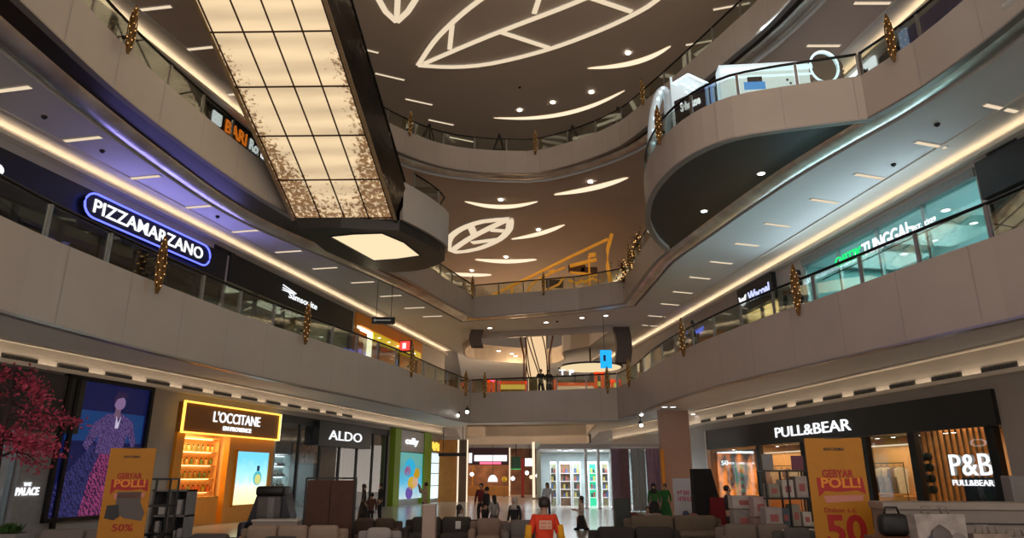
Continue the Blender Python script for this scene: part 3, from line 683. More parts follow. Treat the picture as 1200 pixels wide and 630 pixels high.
sPal = S(WL, 76, 560); sScrA, sScrB = S(WL, 78, 442), S(WL, 173, 457)
sLa, sLb = S(WL, 210, 470), S(WL, 322, 487); sAa, sAb = S(WL, 326, 495), S(WL, 456, 510); sKa, sKb = S(WL, 458, 502), S(WL, 514, 515)
sPz, sSa, sSb, sOa, sOb = S(WL, 266, 300), S(WL, 269, 300), S(WL, 414, 350), S(WL, 417, 352), S(WL, 494, 395)
sPBa, sPBb = S(WR, 1165, 455), S(WR, 830, 505); sD0, sOpa, sOpb = S(WR, 1146, 190), S(WR, 1141, 195), S(WR, 939, 300)
sWa, sWb = S(WR, 907, 312), S(WR, 868, 335); sNa, sNb = S(WR, 862, 350), S(WR, 800, 385)
walls(WL, -28, 21, 'wall_left', [(0, 4.75, [(-14, sPal, 0, 3.75), (sLa, sLb, 0, 3.6), (sAa, sAb, 0, 3.72)]), (4.75, 9.65, [(-17, sPz, 4.75, 8.75), (sSa, sSb, 4.75, 8.9), (sOa, sOb, 4.75, 9.0)]), (9.65, 14.55, []), (14.55, 19, [])])
walls(WR, -26, 26, 'wall_right', [(0, 4.75, [(sPBa, sPBb, 0, 3.45)]), (4.75, 9.65, [(-20, sD0, 4.75, 8.9), (sOpa, sOpb, 4.75, 8.75), (sWa, sWb, 4.75, 9.0), (sNa, sNb, 4.75, 8.85)]), (9.65, 14.55, []), (14.55, 19, [])])

M_BAND = mat('black_fascia', (.014, .014, .016), .35, 0, var=.1)
M_CHAR = mat('charcoal_panel', (.03, .03, .032), .5, 0, var=.1)
M_ORANGE = mat('orange_panel', (.85, .30, .012), .45, 0, var=.04)
M_AMBER = mat('amber_panel', (.88, .36, .02), .45, 0, var=.04)
M_LETW = glow('white_letters', (.95, .97, 1), 1.25)
M_NEON = glow('blue_neon', (.10, .12, 1.0), 3.0)

# ---- beauty shop in yellow (ground floor)
f = front(WL, (sLa + sLb) / 2, 0, 'storefront', 'yellow-framed beauty shop with lit shelves and a perfume poster')
slab_on(WL, sLa, sLb, 2.78, 3.69, -.05, .22, 'sign_band', mat('amber_sign', (.32, .13, .012), .4, var=.05), f)
frame_rect(WL, sLa - .03, sLb + .03, 2.75, 3.72, .2, .27, .05, 'neon_edge', glow('amber_edge', (1, .55, .08), 2.2), f)
slab_on(WL, sLb + .03, sLb + .09, 2.75, 3.72, -.05, .25, 'lit_edge', glow('cream_edge', (1, .85, .5), 2.5), f)
a, b = S(WL, 243, 491), S(WL, 298, 496)
letters(WL, a, b, 3.17, 3.52, .22, "L'OCCITANE", M_LETW, f, .03, .003); letters(WL, S(WL, 254, 505), S(WL, 287, 508), 2.93, 3.07, .22, 'EN PROVENCE', M_LETW, f, .04, .01, name='small_lettering')
sm = S(WL, 263, 550); sm2 = S(WL, 313, 560)
slab_on(WL, sm, sLb, 0, 2.78, -.12, .1, 'yellow_panel', M_AMBER, f)
slab_on(WL, sLa, sLa + .35, 0, 2.78, -.12, .1, 'door_jamb', M_AMBER, f)
pa, pb = S(WL, 271, 560), S(WL, 309, 560)
def poster(w, sa, sb, zb, zt, n, name, cols, parent, strength=1.3):
    """backlit poster: vertical gradient printed on the film."""
    m = bpy.data.materials.new(name + '_film'); m.use_nodes = True; nt = m.node_tree; bs = nt.nodes['Principled BSDF']
    uv = nt.nodes.new('ShaderNodeUVMap'); sp = nt.nodes.new('ShaderNodeSeparateXYZ'); r = nt.nodes.new('ShaderNodeValToRGB'); nz = nt.nodes.new('ShaderNodeTexNoise'); ad = nt.nodes.new('ShaderNodeMath'); ad.operation = 'MULTIPLY_ADD'
    nz.inputs['Scale'].default_value = 7; nt.links.new(uv.outputs[0], nz.inputs['Vector']); nt.links.new(uv.outputs[0], sp.inputs[0])
    nt.links.new(nz.outputs['Fac'], ad.inputs[0]); ad.inputs[1].default_value = .25; nt.links.new(sp.outputs[1], ad.inputs[2]); nt.links.new(ad.outputs[0], r.inputs[0])
    for i, (p_, c) in enumerate(cols):
        e = r.color_ramp.elements[i] if i < 2 else r.color_ramp.elements.new(p_)
        e.position = p_; e.color = (*c, 1)
    nt.links.new(r.outputs[0], bs.inputs['Emission Color']); bs.inputs['Emission Strength'].default_value = strength; bs.inputs['Base Color'].default_value = (.05, .05, .05, 1)
    lo, hi = (sa, sb) if w is WL else (sb, sa)
    return uvmesh(name, [((w.pt(lo, n, zb), w.pt(hi, n, zb), w.pt(hi, n, zt), w.pt(lo, n, zt)), ((0, 0), (1, 0), (1, 1), (0, 1)))], m, parent)
t = thing('lightbox', 'backlit perfume poster in pale blue and cream on the yellow shop', 'poster', WL.pt((pa + pb) / 2, .1, .55))
frame_rect(WL, pa - .04, pb + .04, .5, 2.35, .1, .16, .05, 'frame', M_AMBER, t)
poster(WL, pa, pb, .54, 2.31, .125, 'poster_film', [(.05, (1, .9, .35)), (1.1, (.15, .62, .95)), (.38, (.95, .93, .6)), (.6, (.45, .85, .9))], t, 1.25)
pm = (pa + pb) / 2 + .35
def disc_on(w, s, z, n, r, d=.02, k=18, sx=1.0): 
    mb = MB(); pts = [w.pt(s + r * sx * math.cos(2 * math.pi * i / k), n, z + r * math.sin(2 * math.pi * i / k)) for i in range(k)]
    return mb.prism(pts, w.n3 * d)
disc_on(WL, pm, 1.42, .127, .24).build('printed_bottle', glow('teal_print', (.1, .55, .62), 1.0), t)
disc_on(WL, pm, 1.38, .14, .17).build('printed_perfume', glow('yellow_print', (.75, .75, .25), 1.0), t)
slab_on(WL, pm - .07, pm + .07, 1.66, 1.84, .127, .145, 'printed_cap', glow('navy_print', (.02, .05, .09), 1), t)
room(WL, sLa + .3, sm + 1.2, 0, 3.0, 1.5, mat('honey_wall', (.85, .55, .22), .5, var=.04), light=(1, .72, .36), energy=75)
def shelf(w, s0, s1, n, z0, H, D, ns, label, m, lit=None, cat='shelf unit'):
    t = thing('display_shelf', label, cat, w.pt((s0 + s1) / 2, n, z0)); zz = []
    slab_on(w, s0, s1, z0, z0 + H, n, n + .03, 'back_panel', m, t)
    for s in (s0, s1 - .03): slab_on(w, s, s + .03, z0, z0 + H, n + .03, n + D, 'side_panel', m, t)
    for k in range(ns + 1):
        z = z0 + .05 + (H - .1) * k / ns; slab_on(w, s0 + .03, s1 - .03, z, z + .03, n + .03, n + D, 'shelf_board', m, t); zz.append(z + .03)
        if lit and k > 0: slab_on(w, s0 + .05, s1 - .05, z - .02, z, n + .06, n + .1, 'light_strip', lit, t)
    return t, zz
sh, zz = shelf(WL, sLa + .75, sm + 1.0, -1.4, .02, 2.75, .35, 6, 'honey-coloured display shelf inside the yellow beauty shop', mat('honey_wood', (.75, .42, .14), .45, var=.1), glow('shelf_strip', (1, .72, .34), 4))
rnd = random.Random(11)
def goods(w, s0, s1, n, z, num, cols, size, label, group, kind='jar'):
    protos = {}
    for k in range(num):
        s = s0 + (s1 - s0) * (k + .5) / num; ci = rnd.randrange(len(cols)); hh = size[1] * rnd.uniform(.75, 1.1)
        key = (ci, kind)
        if key not in protos:
            t = thing('cosmetic_bottle' if kind == 'jar' else ('shoe' if kind == 'shoe' else 'carton'), label, 'bottle' if kind == 'jar' else ('shoe' if kind == 'shoe' else 'box'), w.pt(s, n, z), math.atan2(w.D.y, w.D.x), group)
            m = mat('goods_%d_%s' % (ci, '_'.join('%d' % (c * 99) for c in cols[ci])), cols[ci], .4, var=.1)
            r = size[0] / 2
            if kind == 'jar':
                MB().lathe([(r * .95, 0), (r, .02), (r, size[1] * .7), (r * .4, size[1] * .8)], n=10).build('bottle_body', m, t, True, False); MB().lathe([(r * .42, size[1] * .78), (r * .42, size[1])], n=8).build('cap', M_BLACK, t.children[0], False, False)
            elif kind == 'shoe':
                MB().rbox((0, 0, .025), (size[0], .1, .075), .035).rbox((-size[0] * .25, 0, .08), (size[0] * .45, .095, .07), .03).build('upper', m, t, True, False); MB().rbox((0, 0, 0), (size[0] * 1.05, .105, .03), .012).build('sole', M_BLACK, t, False, False)
            else:
                MB().rbox((0, 0, 0), (size[0], size[0] * .8, size[1]), .01, 0, 1).build('box_body', m, t, False, False); MB().rbox((0, 0, size[1] - .02), (size[0] * 1.02, size[0] * .82, .02), .005, 0, 1).build('box_lid', M_CHAR, t, False, False)
            protos[key] = t
        else: dup(protos[key], w.pt(s, n, z), math.atan2(w.D.y, w.D.x))
for k, z in enumerate(zz[1:-1]):
    goods(WL, sLa + .8, sm + .95, -1.2, z, 11, [[(.75, .08, .05), (.8, .5, .3)], [(.5, .5, .1), (.75, .2, .08)], [(.12, .22, .05), (.4, .3, .05)], [(.12, .2, .04), (.5, .35, .1)], [(.6, .4, .1), (.2, .2, .05)]][k % 5], (.11, .22),
          'small bottle on the %s lit shelf from the bottom of the yellow beauty shop' % ORD[k + 1], 'cosmetics on the %s shelf of the yellow shop' % ORD[k + 1])
mb = MB().obox(WL.pt(sLa + .5, -.3, 0), WL.d3 * (sm - sLa - .65), WL.n3 * .3, (0, 0, .85)); tag(mb.solo('shop_counter', M_AMBER), 'low orange counter at the foot of the yellow shop shelves', 'counter')

# ---- shoe shop with white name on black box
f = front(WL, (sAa + sAb) / 2, 0, 'storefront', 'dark glass shoe shop with white lettering on a black sign box')
a, b = S(WL, 368, 505), S(WL, 430, 508)
slab_on(WL, a, b, 2.72, 3.72, -.05, .25, 'sign_box', M_BAND, f); letters(WL, S(WL, 379, 512), S(WL, 418, 514), 2.98, 3.38, .25, 'ALDO', M_LETW, f, .03, .0)
glazing(WL, sAa, sAb, 0, 3.72, 6, f, .12, M_CHAR)
slab_on(WL, sAa, sAb, 3.5, 3.78, -.15, .02, 'head_beam', M_CHAR, f)
room(WL, sAa, sAb, 0, 3.72, 4, mat('shop_dark_grey', (.11, .105, .10), .6, var=.3), mat('dark_ceiling', (.03, .03, .03), .7), light=(.85, .95, 1), energy=40, ln=2)
struct(slab_on(WL, S(WL, 428, 540), sAb - .05, .02, 3.5, -1.2, -1.1, 'shop_wall', mat('passage_dark', (.012, .012, .014), .5, var=.2), None))  # black sheet added to hold the darkness of the doorway passage
sh, zz = shelf(WL, sAa + .3, sAa + 2.2, -3.4, .02, 2.4, .4, 5, 'white shoe shelf at the near end of the shoe shop', mat('white_laminate', (.75, .76, .76), .4, var=.03), M_WHITE)
for k, z in enumerate(zz[1:-1]): goods(WL, sAa + .4, sAa + 2.1, -3.15, z, 5, [(.2, .08, .04), (.02, .02, .03), (.5, .35, .2)], (.28, .1), 'shoe on the %s board of the white shoe shelf' % ORD[k + 1], 'shoes on the %s board of the white shelf' % ORD[k + 1], 'shoe')
sh, zz = shelf(WL, sAa + 3.4, sAa + 6.0, -3.4, .02, 2.4, .4, 5, 'mint-lit shoe shelf behind the brown partition', mat('mint_laminate', (.55, .72, .70), .4, var=.03), M_WHITE)
for k, z in enumerate(zz[1:-1]): goods(WL, sAa + 3.5, sAa + 5.9, -3.15, z, 6, [(.25, .1, .05), (.05, .05, .06), (.4, .38, .3)], (.28, .1), 'shoe on the %s board of the mint-lit shelf' % ORD[k + 1], 'shoes on the %s board of the mint shelf' % ORD[k + 1], 'shoe')
t = thing('wall_picture', 'patterned orange and black picture inside the shoe shop', 'picture', WL.pt(sAa + 4, -1.0, 2.05)); 
slab_on(WL, S(WL, 357, 530) , S(WL, 387, 535), 2.0, 2.75, -.6, -.55, 'canvas', mat('mosaic_print', (.45, .2, .1), .5, var=.9, scale=5), t); frame_rect(WL, S(WL, 357, 530) - .05, S(WL, 387, 535) + .05, 1.95, 2.8, -.6, -.53, .05, 'frame', M_BLACK, t)
for s in (S(WL, 341, 520), S(WL, 352, 511), S(WL, 429, 510), S(WL, 441, 510)): downlight(WL.pt(s, -.8, 3.7), 0, 'bright shop downlight behind the dark shoe shop glass', 'downlights in the shoe shop', .09, M_SPOT)
# ---- children's shop: green frame, lit panel
f = front(WL, (sKa + sKb) / 2, 0, 'storefront', 'lime-green framed shop with cyan picture panel and yellow lettered neighbour panel')
M_LIME = mat('lime_panel', (.26, .42, .012), .45, var=.04)
k1, k2 = S(WL, 494, 540), S(WL, 500, 540); kA = S(WL, 463, 540)
slab_on(WL, sKa, kA, 0, 3.9, -.02, .3, 'green_pillar', M_LIME, f); slab_on(WL, k1 - .35, k2, 0, 3.9, -.02, .3, 'green_pillar', M_LIME, f)
slab_on(WL, kA, k1 - .35, 2.75, 3.85, -.02, .25, 'sign_panel', mat('silver_panel', (.42, .41, .42), .4, .3, var=.04), f)
letters(WL, S(WL, 470, 517), S(WL, 485, 519), 3.05, 3.5, .25, 'cally', M_LETW, f, .05, .03)
poster(WL, kA, k1 - .35, .3, 2.7, .2, 'picture_panel', [(.05, (.75, .9, .9)), (1.1, (.12, .45, .42)), (.5, (.06, .55, .85)), (.8, (.1, .42, .45))], f, .8)
for s, z, r, c in ((kA + 1.6, 1.9, .5, (.05, .6, .95)), (kA + 1.3, 1.75, .28, (.5, .05, .2)), (kA + 1.9, 1.1, .35, (.85, .55, .05)), (kA + 2.4, 1.15, .3, (.9, .55, .4)), (kA + 1.6, .6, .33, (.2, .12, .5)), (kA + 2.6, 1.6, .3, (.75, .42, .02))):
    disc_on(WL, s, z, .203, r, .015, 14, 1.5).build('printed_shape', glow('print_%d' % int(s * 100 + z * 10), c, .7), f)
slab_on(WL, k2, sKb, 2.85, 3.8, -.02, .2, 'sign_panel', mat('taupe_sign', (.36, .31, .27), .5), f); strokes_into(MB(), 4, WL.pt(k2 + .3, .2, 2.95), WL.d3, sKb - k2 - .5, .5, .04).build('lettering', glow('yellow_letters', (1, .62, .08), 1.3), f)
poster(WL, k2 + .1, sKb - .1, .2, 2.8, .1, 'lit_window', [(.0, (.75, .95, 1)), (1.1, (.65, .9, .95))], f, 1.3)
for z in (.9, 1.6, 2.2): slab_on(WL, k2 + .3, sKb - .3, z, z + .05, .1, .2, 'shelf_board', mat('white_laminate', (.75, .76, .76), .4, var=.03), f)

# ---- jewellery store behind the maple (near end, ground floor)
f = front(WL, sPal - 3, 0, 'storefront', 'dark grey store front with small glowing white lettering behind the pink maple')
slab_on(WL, -14, sPal, 2.5, 3.9, -.05, .15, 'sign_band', mat('slate_panel', (.055, .055, .055), .5, var=.1), f)
pa = S(WL, 14, 575); slab_on(WL, pa, sPal - .25, 0, 2.5, -.1, .1, 'grey_panel', mat('stone_panel', (.30, .285, .28), .5, var=.08), f)
slab_on(WL, sPal - .3, sPal - .2, 0, 3.9, -.1, .2, 'corner_post', M_BLACK, f)
letters(WL, S(WL, 14, 575), S(WL, 41, 575), 1.06, 1.24, .1, 'PALACE', M_LETW, f, .03, .02); letters(WL, S(WL, 23, 568), S(WL, 32, 568), 1.27, 1.35, .1, 'THE', M_LETW, f, .03, .01, name='small_lettering')
glazing(WL, -13.9, pa, 0, 2.5, 4, f, .1, mat('pale_steel', (.4, .45, .48), .3, .8))
room(WL, -14, sPal, 0, 3.75, 3.5, mat('shop_grey', (.30, .29, .28), .6, var=.1), light=(.8, .9, 1), energy=60)
# ---- LED screen
t = thing('led_screen', 'tall blue video screen showing a woman in a magenta patterned gown', 'screen', WL.pt((sScrA + sScrB) / 2, 0, .5))
frame_rect(WL, sScrA - .08, sScrB + .08, .42, 3.95, 0, .2, .1, 'frame', M_BLACK, t)
def scr(name, pts, n, col, s, var=0):
    m = mat('screen_' + name, (0, 0, 0), .4, 0, col, s)
    P = [WL.pt(sScrA + u * (sScrB - sScrA), n, .5 + v * 3.37) for u, v in pts]
    return MB().prism(P, WL.n3 * .003).build(name, m, t)
def pattern_mat(name, c1, c2, s, sc):
    m = bpy.data.materials.new(name); m.use_nodes = True; nt = m.node_tree; b = nt.nodes['Principled BSDF']; tc = nt.nodes.new('ShaderNodeTexCoord'); w_ = nt.nodes.new('ShaderNodeTexWave'); r = nt.nodes.new('ShaderNodeValToRGB')
    w_.inputs['Scale'].default_value = sc; w_.inputs['Distortion'].default_value = 9; w_.inputs['Detail'].default_value = 4; w_.inputs['Detail Scale'].default_value = 2.5; w_.bands_direction = 'DIAGONAL'
    nt.links.new(tc.outputs['Object'], w_.inputs['Vector']); nt.links.new(w_.outputs['Fac'], r.inputs[0]); r.color_ramp.elements[0].color = (*c1, 1); r.color_ramp.elements[1].color = (*c2, 1); r.color_ramp.elements[0].position = .35; r.color_ramp.elements[1].position = .65
    nt.links.new(r.outputs[0], b.inputs['Emission Color']); b.inputs['Emission Strength'].default_value = s; b.inputs['Base Color'].default_value = (0, 0, 0, 1); MATS['screen_' + name] = m
pattern_mat('gown', (.40, .06, .20), (.05, .010, .06), .6, 3.2); pattern_mat('draped_scarf', (.05, .045, .20), (.012, .012, .07), .6, 3); pattern_mat('bodice', (.17, .10, .30), (.05, .03, .12), .6, 4)
scr('backdrop', [(0, 0), (1, 0), (1, 1), (0, 1)], .10, (.004, .006, .045), 1)
scr('blue_window', [(.06, .55), (.97, .55), (.97, .78), (.06, .78)], .104, (.006, .035, .13), 1)
scr('gown', [(.30, .0), (.74, .0), (.74, .25), (.66, .52), (.46, .52), (.36, .3)], .108, (0, 0, 0), 1)
scr('draped_scarf', [(0, 0), (.34, .0), (.40, .3), (.52, .56), (.40, .55), (.2, .38), (.02, .2)], .112, (0, 0, 0), 1)
scr('bodice', [(.42, .46), (.72, .46), (.78, .62), (.86, .50), (.90, .55), (.82, .72), (.66, .78), (.50, .77), (.34, .68), (.26, .52), (.32, .48), (.42, .6)], .116, (0, 0, 0), 1)
scr('neck', [(.57, .74), (.65, .74), (.64, .84), (.58, .84)], .119, (.13, .07, .12), 1)
scr('face', [(.62 + .07 * math.cos(k * .449), .86 + .055 * math.sin(k * .449)) for k in range(14)], .12, (.20, .12, .24), 1)
scr('hair', [(.55, .84), (.53, .9), (.58, .95), (.68, .95), (.72, .9), (.66, .91), (.58, .89)], .124, (.02, .01, .04), 1)
scr('necklace', [(.6, .66), (.64, .66), (.66, .76), (.63, .7), (.6, .76)], .124, (.5, .45, .6), 1)

# ---- pizzeria (first floor)
f = front(WL, sPz - 4, 4.75, 'storefront', 'dark pizzeria front with blue neon-edged oval name sign')
slab_on(WL, -17, sPz, 7.75, 8.85, -.12, .02, 'sign_band', M_BAND, f)
glazing(WL, -17, sPz, 4.75, 7.75, 12, f, .12, M_CHAR)
room(WL, -17, sPz, 4.75, 8.7, 4, mat('dark_shop', (.045, .045, .045), .6, var=.2), mat('dark_ceiling', (.03, .03, .03), .7), light=(1, .85, .6), energy=16, ln=2)
pa, pb = S(WL, 92, 240), S(WL, 241, 298)
t = thing('neon_sign', 'long rounded pizza sign with white letters and blue neon outline', 'sign', WL.pt((pa + pb) / 2, .02, 8.05))
def stadium(w, sa, sb, zb, zt, n, k=8):
    r = (zt - zb) / 2; zc = (zt + zb) / 2
    return [w.pt(sa + r - r * math.sin(math.pi * i / k), n, zc + r * math.cos(math.pi * i / k)) for i in range(k + 1)] + [w.pt(sb - r + r * math.sin(math.pi * i / k), n, zc - r * math.cos(math.pi * i / k)) for i in range(k + 1)]
P = stadium(WL, pa, pb, 8.06, 8.74, .03); MB().prism(P, WL.n3 * .14).build('sign_body', mat('navy_panel', (.006, .006, .03), .4, var=.1), t)
MB().tube(stadium(WL, pa, pb, 8.06, 8.74, .19), .028, 8, closed=True).build('neon_tube', M_NEON, t)
letters(WL, S(WL, 104, 240), S(WL, 233, 290), 8.22, 8.60, .17, 'PIZZAMARZANO', M_LETW, t, .03, .006)
lamp('neon_glow', 'AREA', WL.pt((pa + pb) / 2, .6, 8.0), 60, (.34, .30, 1), 6, .4, rot=(math.radians(-108), 0, math.atan2(WL.D.y, WL.D.x)))
t = thing('neon_letter_sign', 'partly cut-off round white letter on dark shopfront at the near end', 'sign', WL.pt(S(WL, -2, 187), .02, 8.3)); 
letters(WL, S(WL, -14, 187), S(WL, 4, 190), 8.14, 8.42, .04, 'O', M_LETW, t, .05, .03); slab_on(WL, S(WL, -14, 187) - .1, S(WL, 4, 190) + .05, 8.05, 8.5, .02, .04, 'back_plate', M_BAND, t)
t = thing('menu_screen', 'small light-blue screen inside the dark pizzeria', 'screen', WL.pt(S(WL, 50, 264), -.6, 6.6)); a, b = S(WL, 40, 262), S(WL, 60, 268)
slab_on(WL, a, b, 6.92, 7.28, -.65, -.6, 'panel', glow('blue_screen', (.22, .45, .85), 1.0), t); slab_on(WL, a - .03, b + .03, 6.89, 7.31, -.69, -.65, 'bezel', M_BLACK, t); slab_on(WL, (a + b) / 2 - .03, (a + b) / 2 + .03, 4.75, 6.89, -.7, -.66, 'stand', M_BLACK, t)
t = thing('striped_awning', 'white and grey striped blind behind the pizzeria glass', 'blind', WL.pt(S(WL, 225, 335), -.7, 4.77)); a, b = S(WL, 205, 330), S(WL, 232, 340)
for k in range(6): slab_on(WL, a, b, 6.2 + k * .19, 6.3 + k * .19, -.7, -.66, 'slat', mat('pale_slat', (.35, .36, .42), .5), t)
slab_on(WL, a, b, 4.77, 7.4, -.76, -.72, 'back_panel', M_CHAR, t)
# ---- luggage shop
f = front(WL, (sSa + sSb) / 2, 4.75, 'storefront', 'black-banded luggage shop front with thin white swoosh sign')
slab_on(WL, sSa, sSb, 7.95, 8.98, -.12, .06, 'sign_band', M_BAND, f)
la, lb = S(WL, 338, 333), S(WL, 371, 346); letters(WL, la, lb, 8.30, 8.56, .06, 'Samsonite', M_LETW, f, .02, .003)
mb = MB(); q0 = S(WL, 330, 328)
for dz, l_ in ((.0, .9), (.09, .8), (.2, 1.0)): mb.bar(WL.pt(q0 + .02, .08, 8.5 + dz), WL.pt(q0 + l_, .08, 8.52 + dz * .3), .03, .03)
mb.build('swoosh_logo', M_LETW, f)
glazing(WL, sSa, sSb, 4.75, 7.95, 5, f, .16, M_CHAR)
room(WL, sSa, sSb, 4.75, 8.8, 4, mat('olive_shop', (.30, .28, .20), .6, var=.2), mat('dark_ceiling2', (.08, .08, .07), .7), light=(1, .95, .7), energy=150, ln=2)
for k, (px, c) in enumerate(((325, (.03, .03, .03)), (345, (.03, .12, .05)), (362, (.04, .03, .03)))):
    s = S(WL, px, 370); t = thing('mannequin_bust', ['pale display head and dark top in luggage shop window nearest the pizzeria', 'pale display head and green top in luggage shop window', 'pale display head and dark top behind the gold spindle'][k], 'mannequin', WL.pt(s, -1, 4.77))
    c0 = WL.pt(s, -.5, 4.77); MB().lathe([(.2, 0), (.2, .03), (.03, .05), (.03, 1.55), (.14, 1.6), (.2, 1.8), (.24, 2.1), (.2, 2.25), (.06, 2.3)], c0, 12).build('torso', mat('bust_%d' % k, c, .6, var=.1), t, True); MB().lathe([(.05, 2.28), (.06, 2.36), (.1, 2.42), (.12, 2.52), (.1, 2.62), (.03, 2.68)], c0, 12).build('head', mat('pale_resin', (.5, .45, .33), .5, var=.05), t, True)
for k, px in enumerate((368, 384, 392)):
    s = S(WL, px, 385); t = thing('suitcase', ['pale yellow suitcase on the luggage shop plinth', 'white suitcase beside the lit pillar in the luggage shop', 'tall cream suitcase at the far end of luggage shop window'][k], 'suitcase', WL.pt(s, -1.2, 6.35)); c0 = WL.pt(s, -1.2, 6.35); rz = math.atan2(WL.D.y, WL.D.x)
    MB().rbox((c0.x, c0.y, c0.z + .06), (.5, .28, .72), .06, rz).build('shell', mat('case_%d' % k, [(.6, .55, .2), (.7, .7, .65), (.65, .6, .4)][k], .35, var=.05), t, True); shl = t.children[0]; MB().tube([c0 + WL.d3 * -.12 + Vector((0, 0, .78)), c0 + WL.d3 * -.12 + Vector((0, 0, .95)), c0 + WL.d3 * .12 + Vector((0, 0, .95)), c0 + WL.d3 * .12 + Vector((0, 0, .78))], .012).build('handle', M_BLACK, shl)
    for sg in (-1, 1): MB().lathe([(.03, 0), (.03, .06)], c0 + WL.d3 * .2 * sg, 8).build('wheel', M_BLACK, shl)
s = S(WL, 376, 385); tag(MB().obox(WL.pt(s - 1.4, -1.45, 4.77), WL.d3 * 3.4, WL.n3 * .5, (0, 0, 1.58)).solo('display_plinth', mat('plinth_cream', (.6, .55, .35), .5, var=.05)), 'cream display plinth under the suitcases', 'plinth')
# ---- orange shop
f = front(WL, (sOa + sOb) / 2, 4.75, 'storefront', 'bright orange shop front with yellow lit strip on the first floor')
sm1 = S(WL, 433, 385)
slab_on(WL, sOa, sOb, 8.5, 9.06, .01, .09, 'orange_band', M_ORANGE, f)
slab_on(WL, sOa, S(WL, 420, 390), 4.75, 8.5, .01, .07, 'orange_jamb', M_ORANGE, f); slab_on(WL, S(WL, 489, 420), sOb, 4.75, 8.5, .01, .07, 'orange_jamb', M_ORANGE, f)
slab_on(WL, sm1, sm1 + .18, 4.75, 8.4, -.1, .1, 'lit_post', glow('lit_post', (1, .9, .6), 2.4), f); slab_on(WL, sOa + .2, sm1, 8.3, 8.42, -.1, .1, 'lit_head', glow('lit_post', (1, .9, .6), 2.4), f)
slab_on(WL, sm1 + .3, sOb - .3, 8.02, 8.45, -.1, .12, 'yellow_strip', mat('yellow_panel', (.75, .55, .01), .4, emit=(1, .75, .02), es=.35, var=.04), f)
glazing(WL, sOa + .4, sOb - .4, 4.75, 8.02, 3, f, .1, M_CHAR)
room(WL, sOa, sOb, 4.75, 8.9, 3.5, mat('orange_room', (.75, .33, .05), .6, var=.1), light=(1, .8, .5), energy=160)
for k in range(5): downlight(WL.pt(sm1 + .8 + k * 1.2, .2, 8.25), 0, 'small spot on the yellow strip of the orange shop', 'spots on the orange shop', .05, M_SPOT)
s = S(WL, 468, 383); t = thing('projecting_sign', 'small square red and white blade sign on the orange shop', 'sign', WL.pt(s, .1, 8.0))
slab_on(WL, s - .12, s + .12, 8.0, 8.62, .08, .78, 'sign_box', mat('dark_red', (.08, .01, .01), .4), t)
MB().obox(WL.pt(s - .135, .14, 8.06), WL.d3 * .014, WL.n3 * .58, (0, 0, .5)).build('lit_face', glow('red_face', (1, .05, .04), 1.8), t); MB().obox(WL.pt(s - .14, .3, 8.16), WL.d3 * .004, WL.n3 * .2, (0, 0, .3)).build('white_mark', M_LETW, t)
for k, px in enumerate((428, 445)):
    s = S(WL, px, 410); c0 = WL.pt(s, -.9, 4.77); t = thing('display_table', ['violet draped table at near end of orange shop', 'violet draped table by the lit post of orange shop'][k], 'table', c0); MB().rbox((c0.x, c0.y, c0.z), (1.2, .8, 1.5), .05, 1.3).build('drape', mat('violet_cloth', (.09, .06, .16), .8, var=.2), t); MB().rbox((c0.x, c0.y, c0.z + 1.5), (1.25, .85, .05), .02, 1.3).build('table_top', M_CHAR, t)

# ---- hanging direction sign over the pizzeria walkway
p = aty(449, 375, 27.0); t = thing('direction_sign', 'black hanging direction sign in front of the orange shop', 'sign', (p.x, p.y, 7.55))
MB().obox((p.x - .46, p.y, p.z - .14), (.92, .06, 0), (0, .1, 0), (0, 0, .28)).build('sign_board', M_BLACK, t)
for dx in (-.3, .3): MB().tube([(p.x + dx, p.y + .05, p.z + .14), (p.x + dx, p.y + .05, CZ[1])], .012, 6).build('hanger', M_BLACK, t)
mb = MB(); mb.obox((p.x - .38, p.y - .01, p.z - .05), (.1, 0, 0), (0, .012, 0), (0, 0, .1))
mb.obox((p.x - .29, p.y - .01, p.z - .025), (.6, 0, 0), (0, .012, 0), (0, 0, .05))
mb.build('pictogram', mat('white_print', (.7, .7, .7), .5), t)

# ---- clothing store (ground floor, optician side)
f = front(WR, (sPBa + sPBb) / 2, 0, 'storefront', 'wide black clothing store front with white name and lit window letters')
slab_on(WR, sPBa, sPBb, 2.64, 3.49, -.1, .12, 'sign_band', M_BAND, f)
letters(WR, S(WR, 912, 503), S(WR, 1001, 495), 2.86, 3.22, .12, 'PULL&BEAR', M_LETW, f, .03, .004)
slab_on(WR, sPBb, sPBb + .12, 0, 3.49, -.1, .16, 'edge_trim', mat('white_trim', (.7, .68, .64), .5, var=.02), f)
for px in (830.5, 890, 943, 1016, 1073, 1168): s = S(WR, px, 545); slab_on(WR, s - .13, s + .13, 0, 2.64, -.15, .02, 'mullion', M_BLACK, f)
for x0, x1 in ((832, 888), (892, 942), (945, 1014), (1018, 1071), (1075, 1166)): slab_on(WR, S(WR, x1, 545) + .13, S(WR, x0, 545) - .13, .02, 2.62, -.09, -.075, 'glass_pane', M_SHOPGLASS, f)
room(WR, sPBa, sPBb, 0, 2.9, 4.5, mat('peach_wall', (.40, .25, .14), .6, var=.35, scale=1.2), mat('dark_ceiling', (.03, .03, .03), .7), light=(1, .66, .34), energy=480, ln=4)
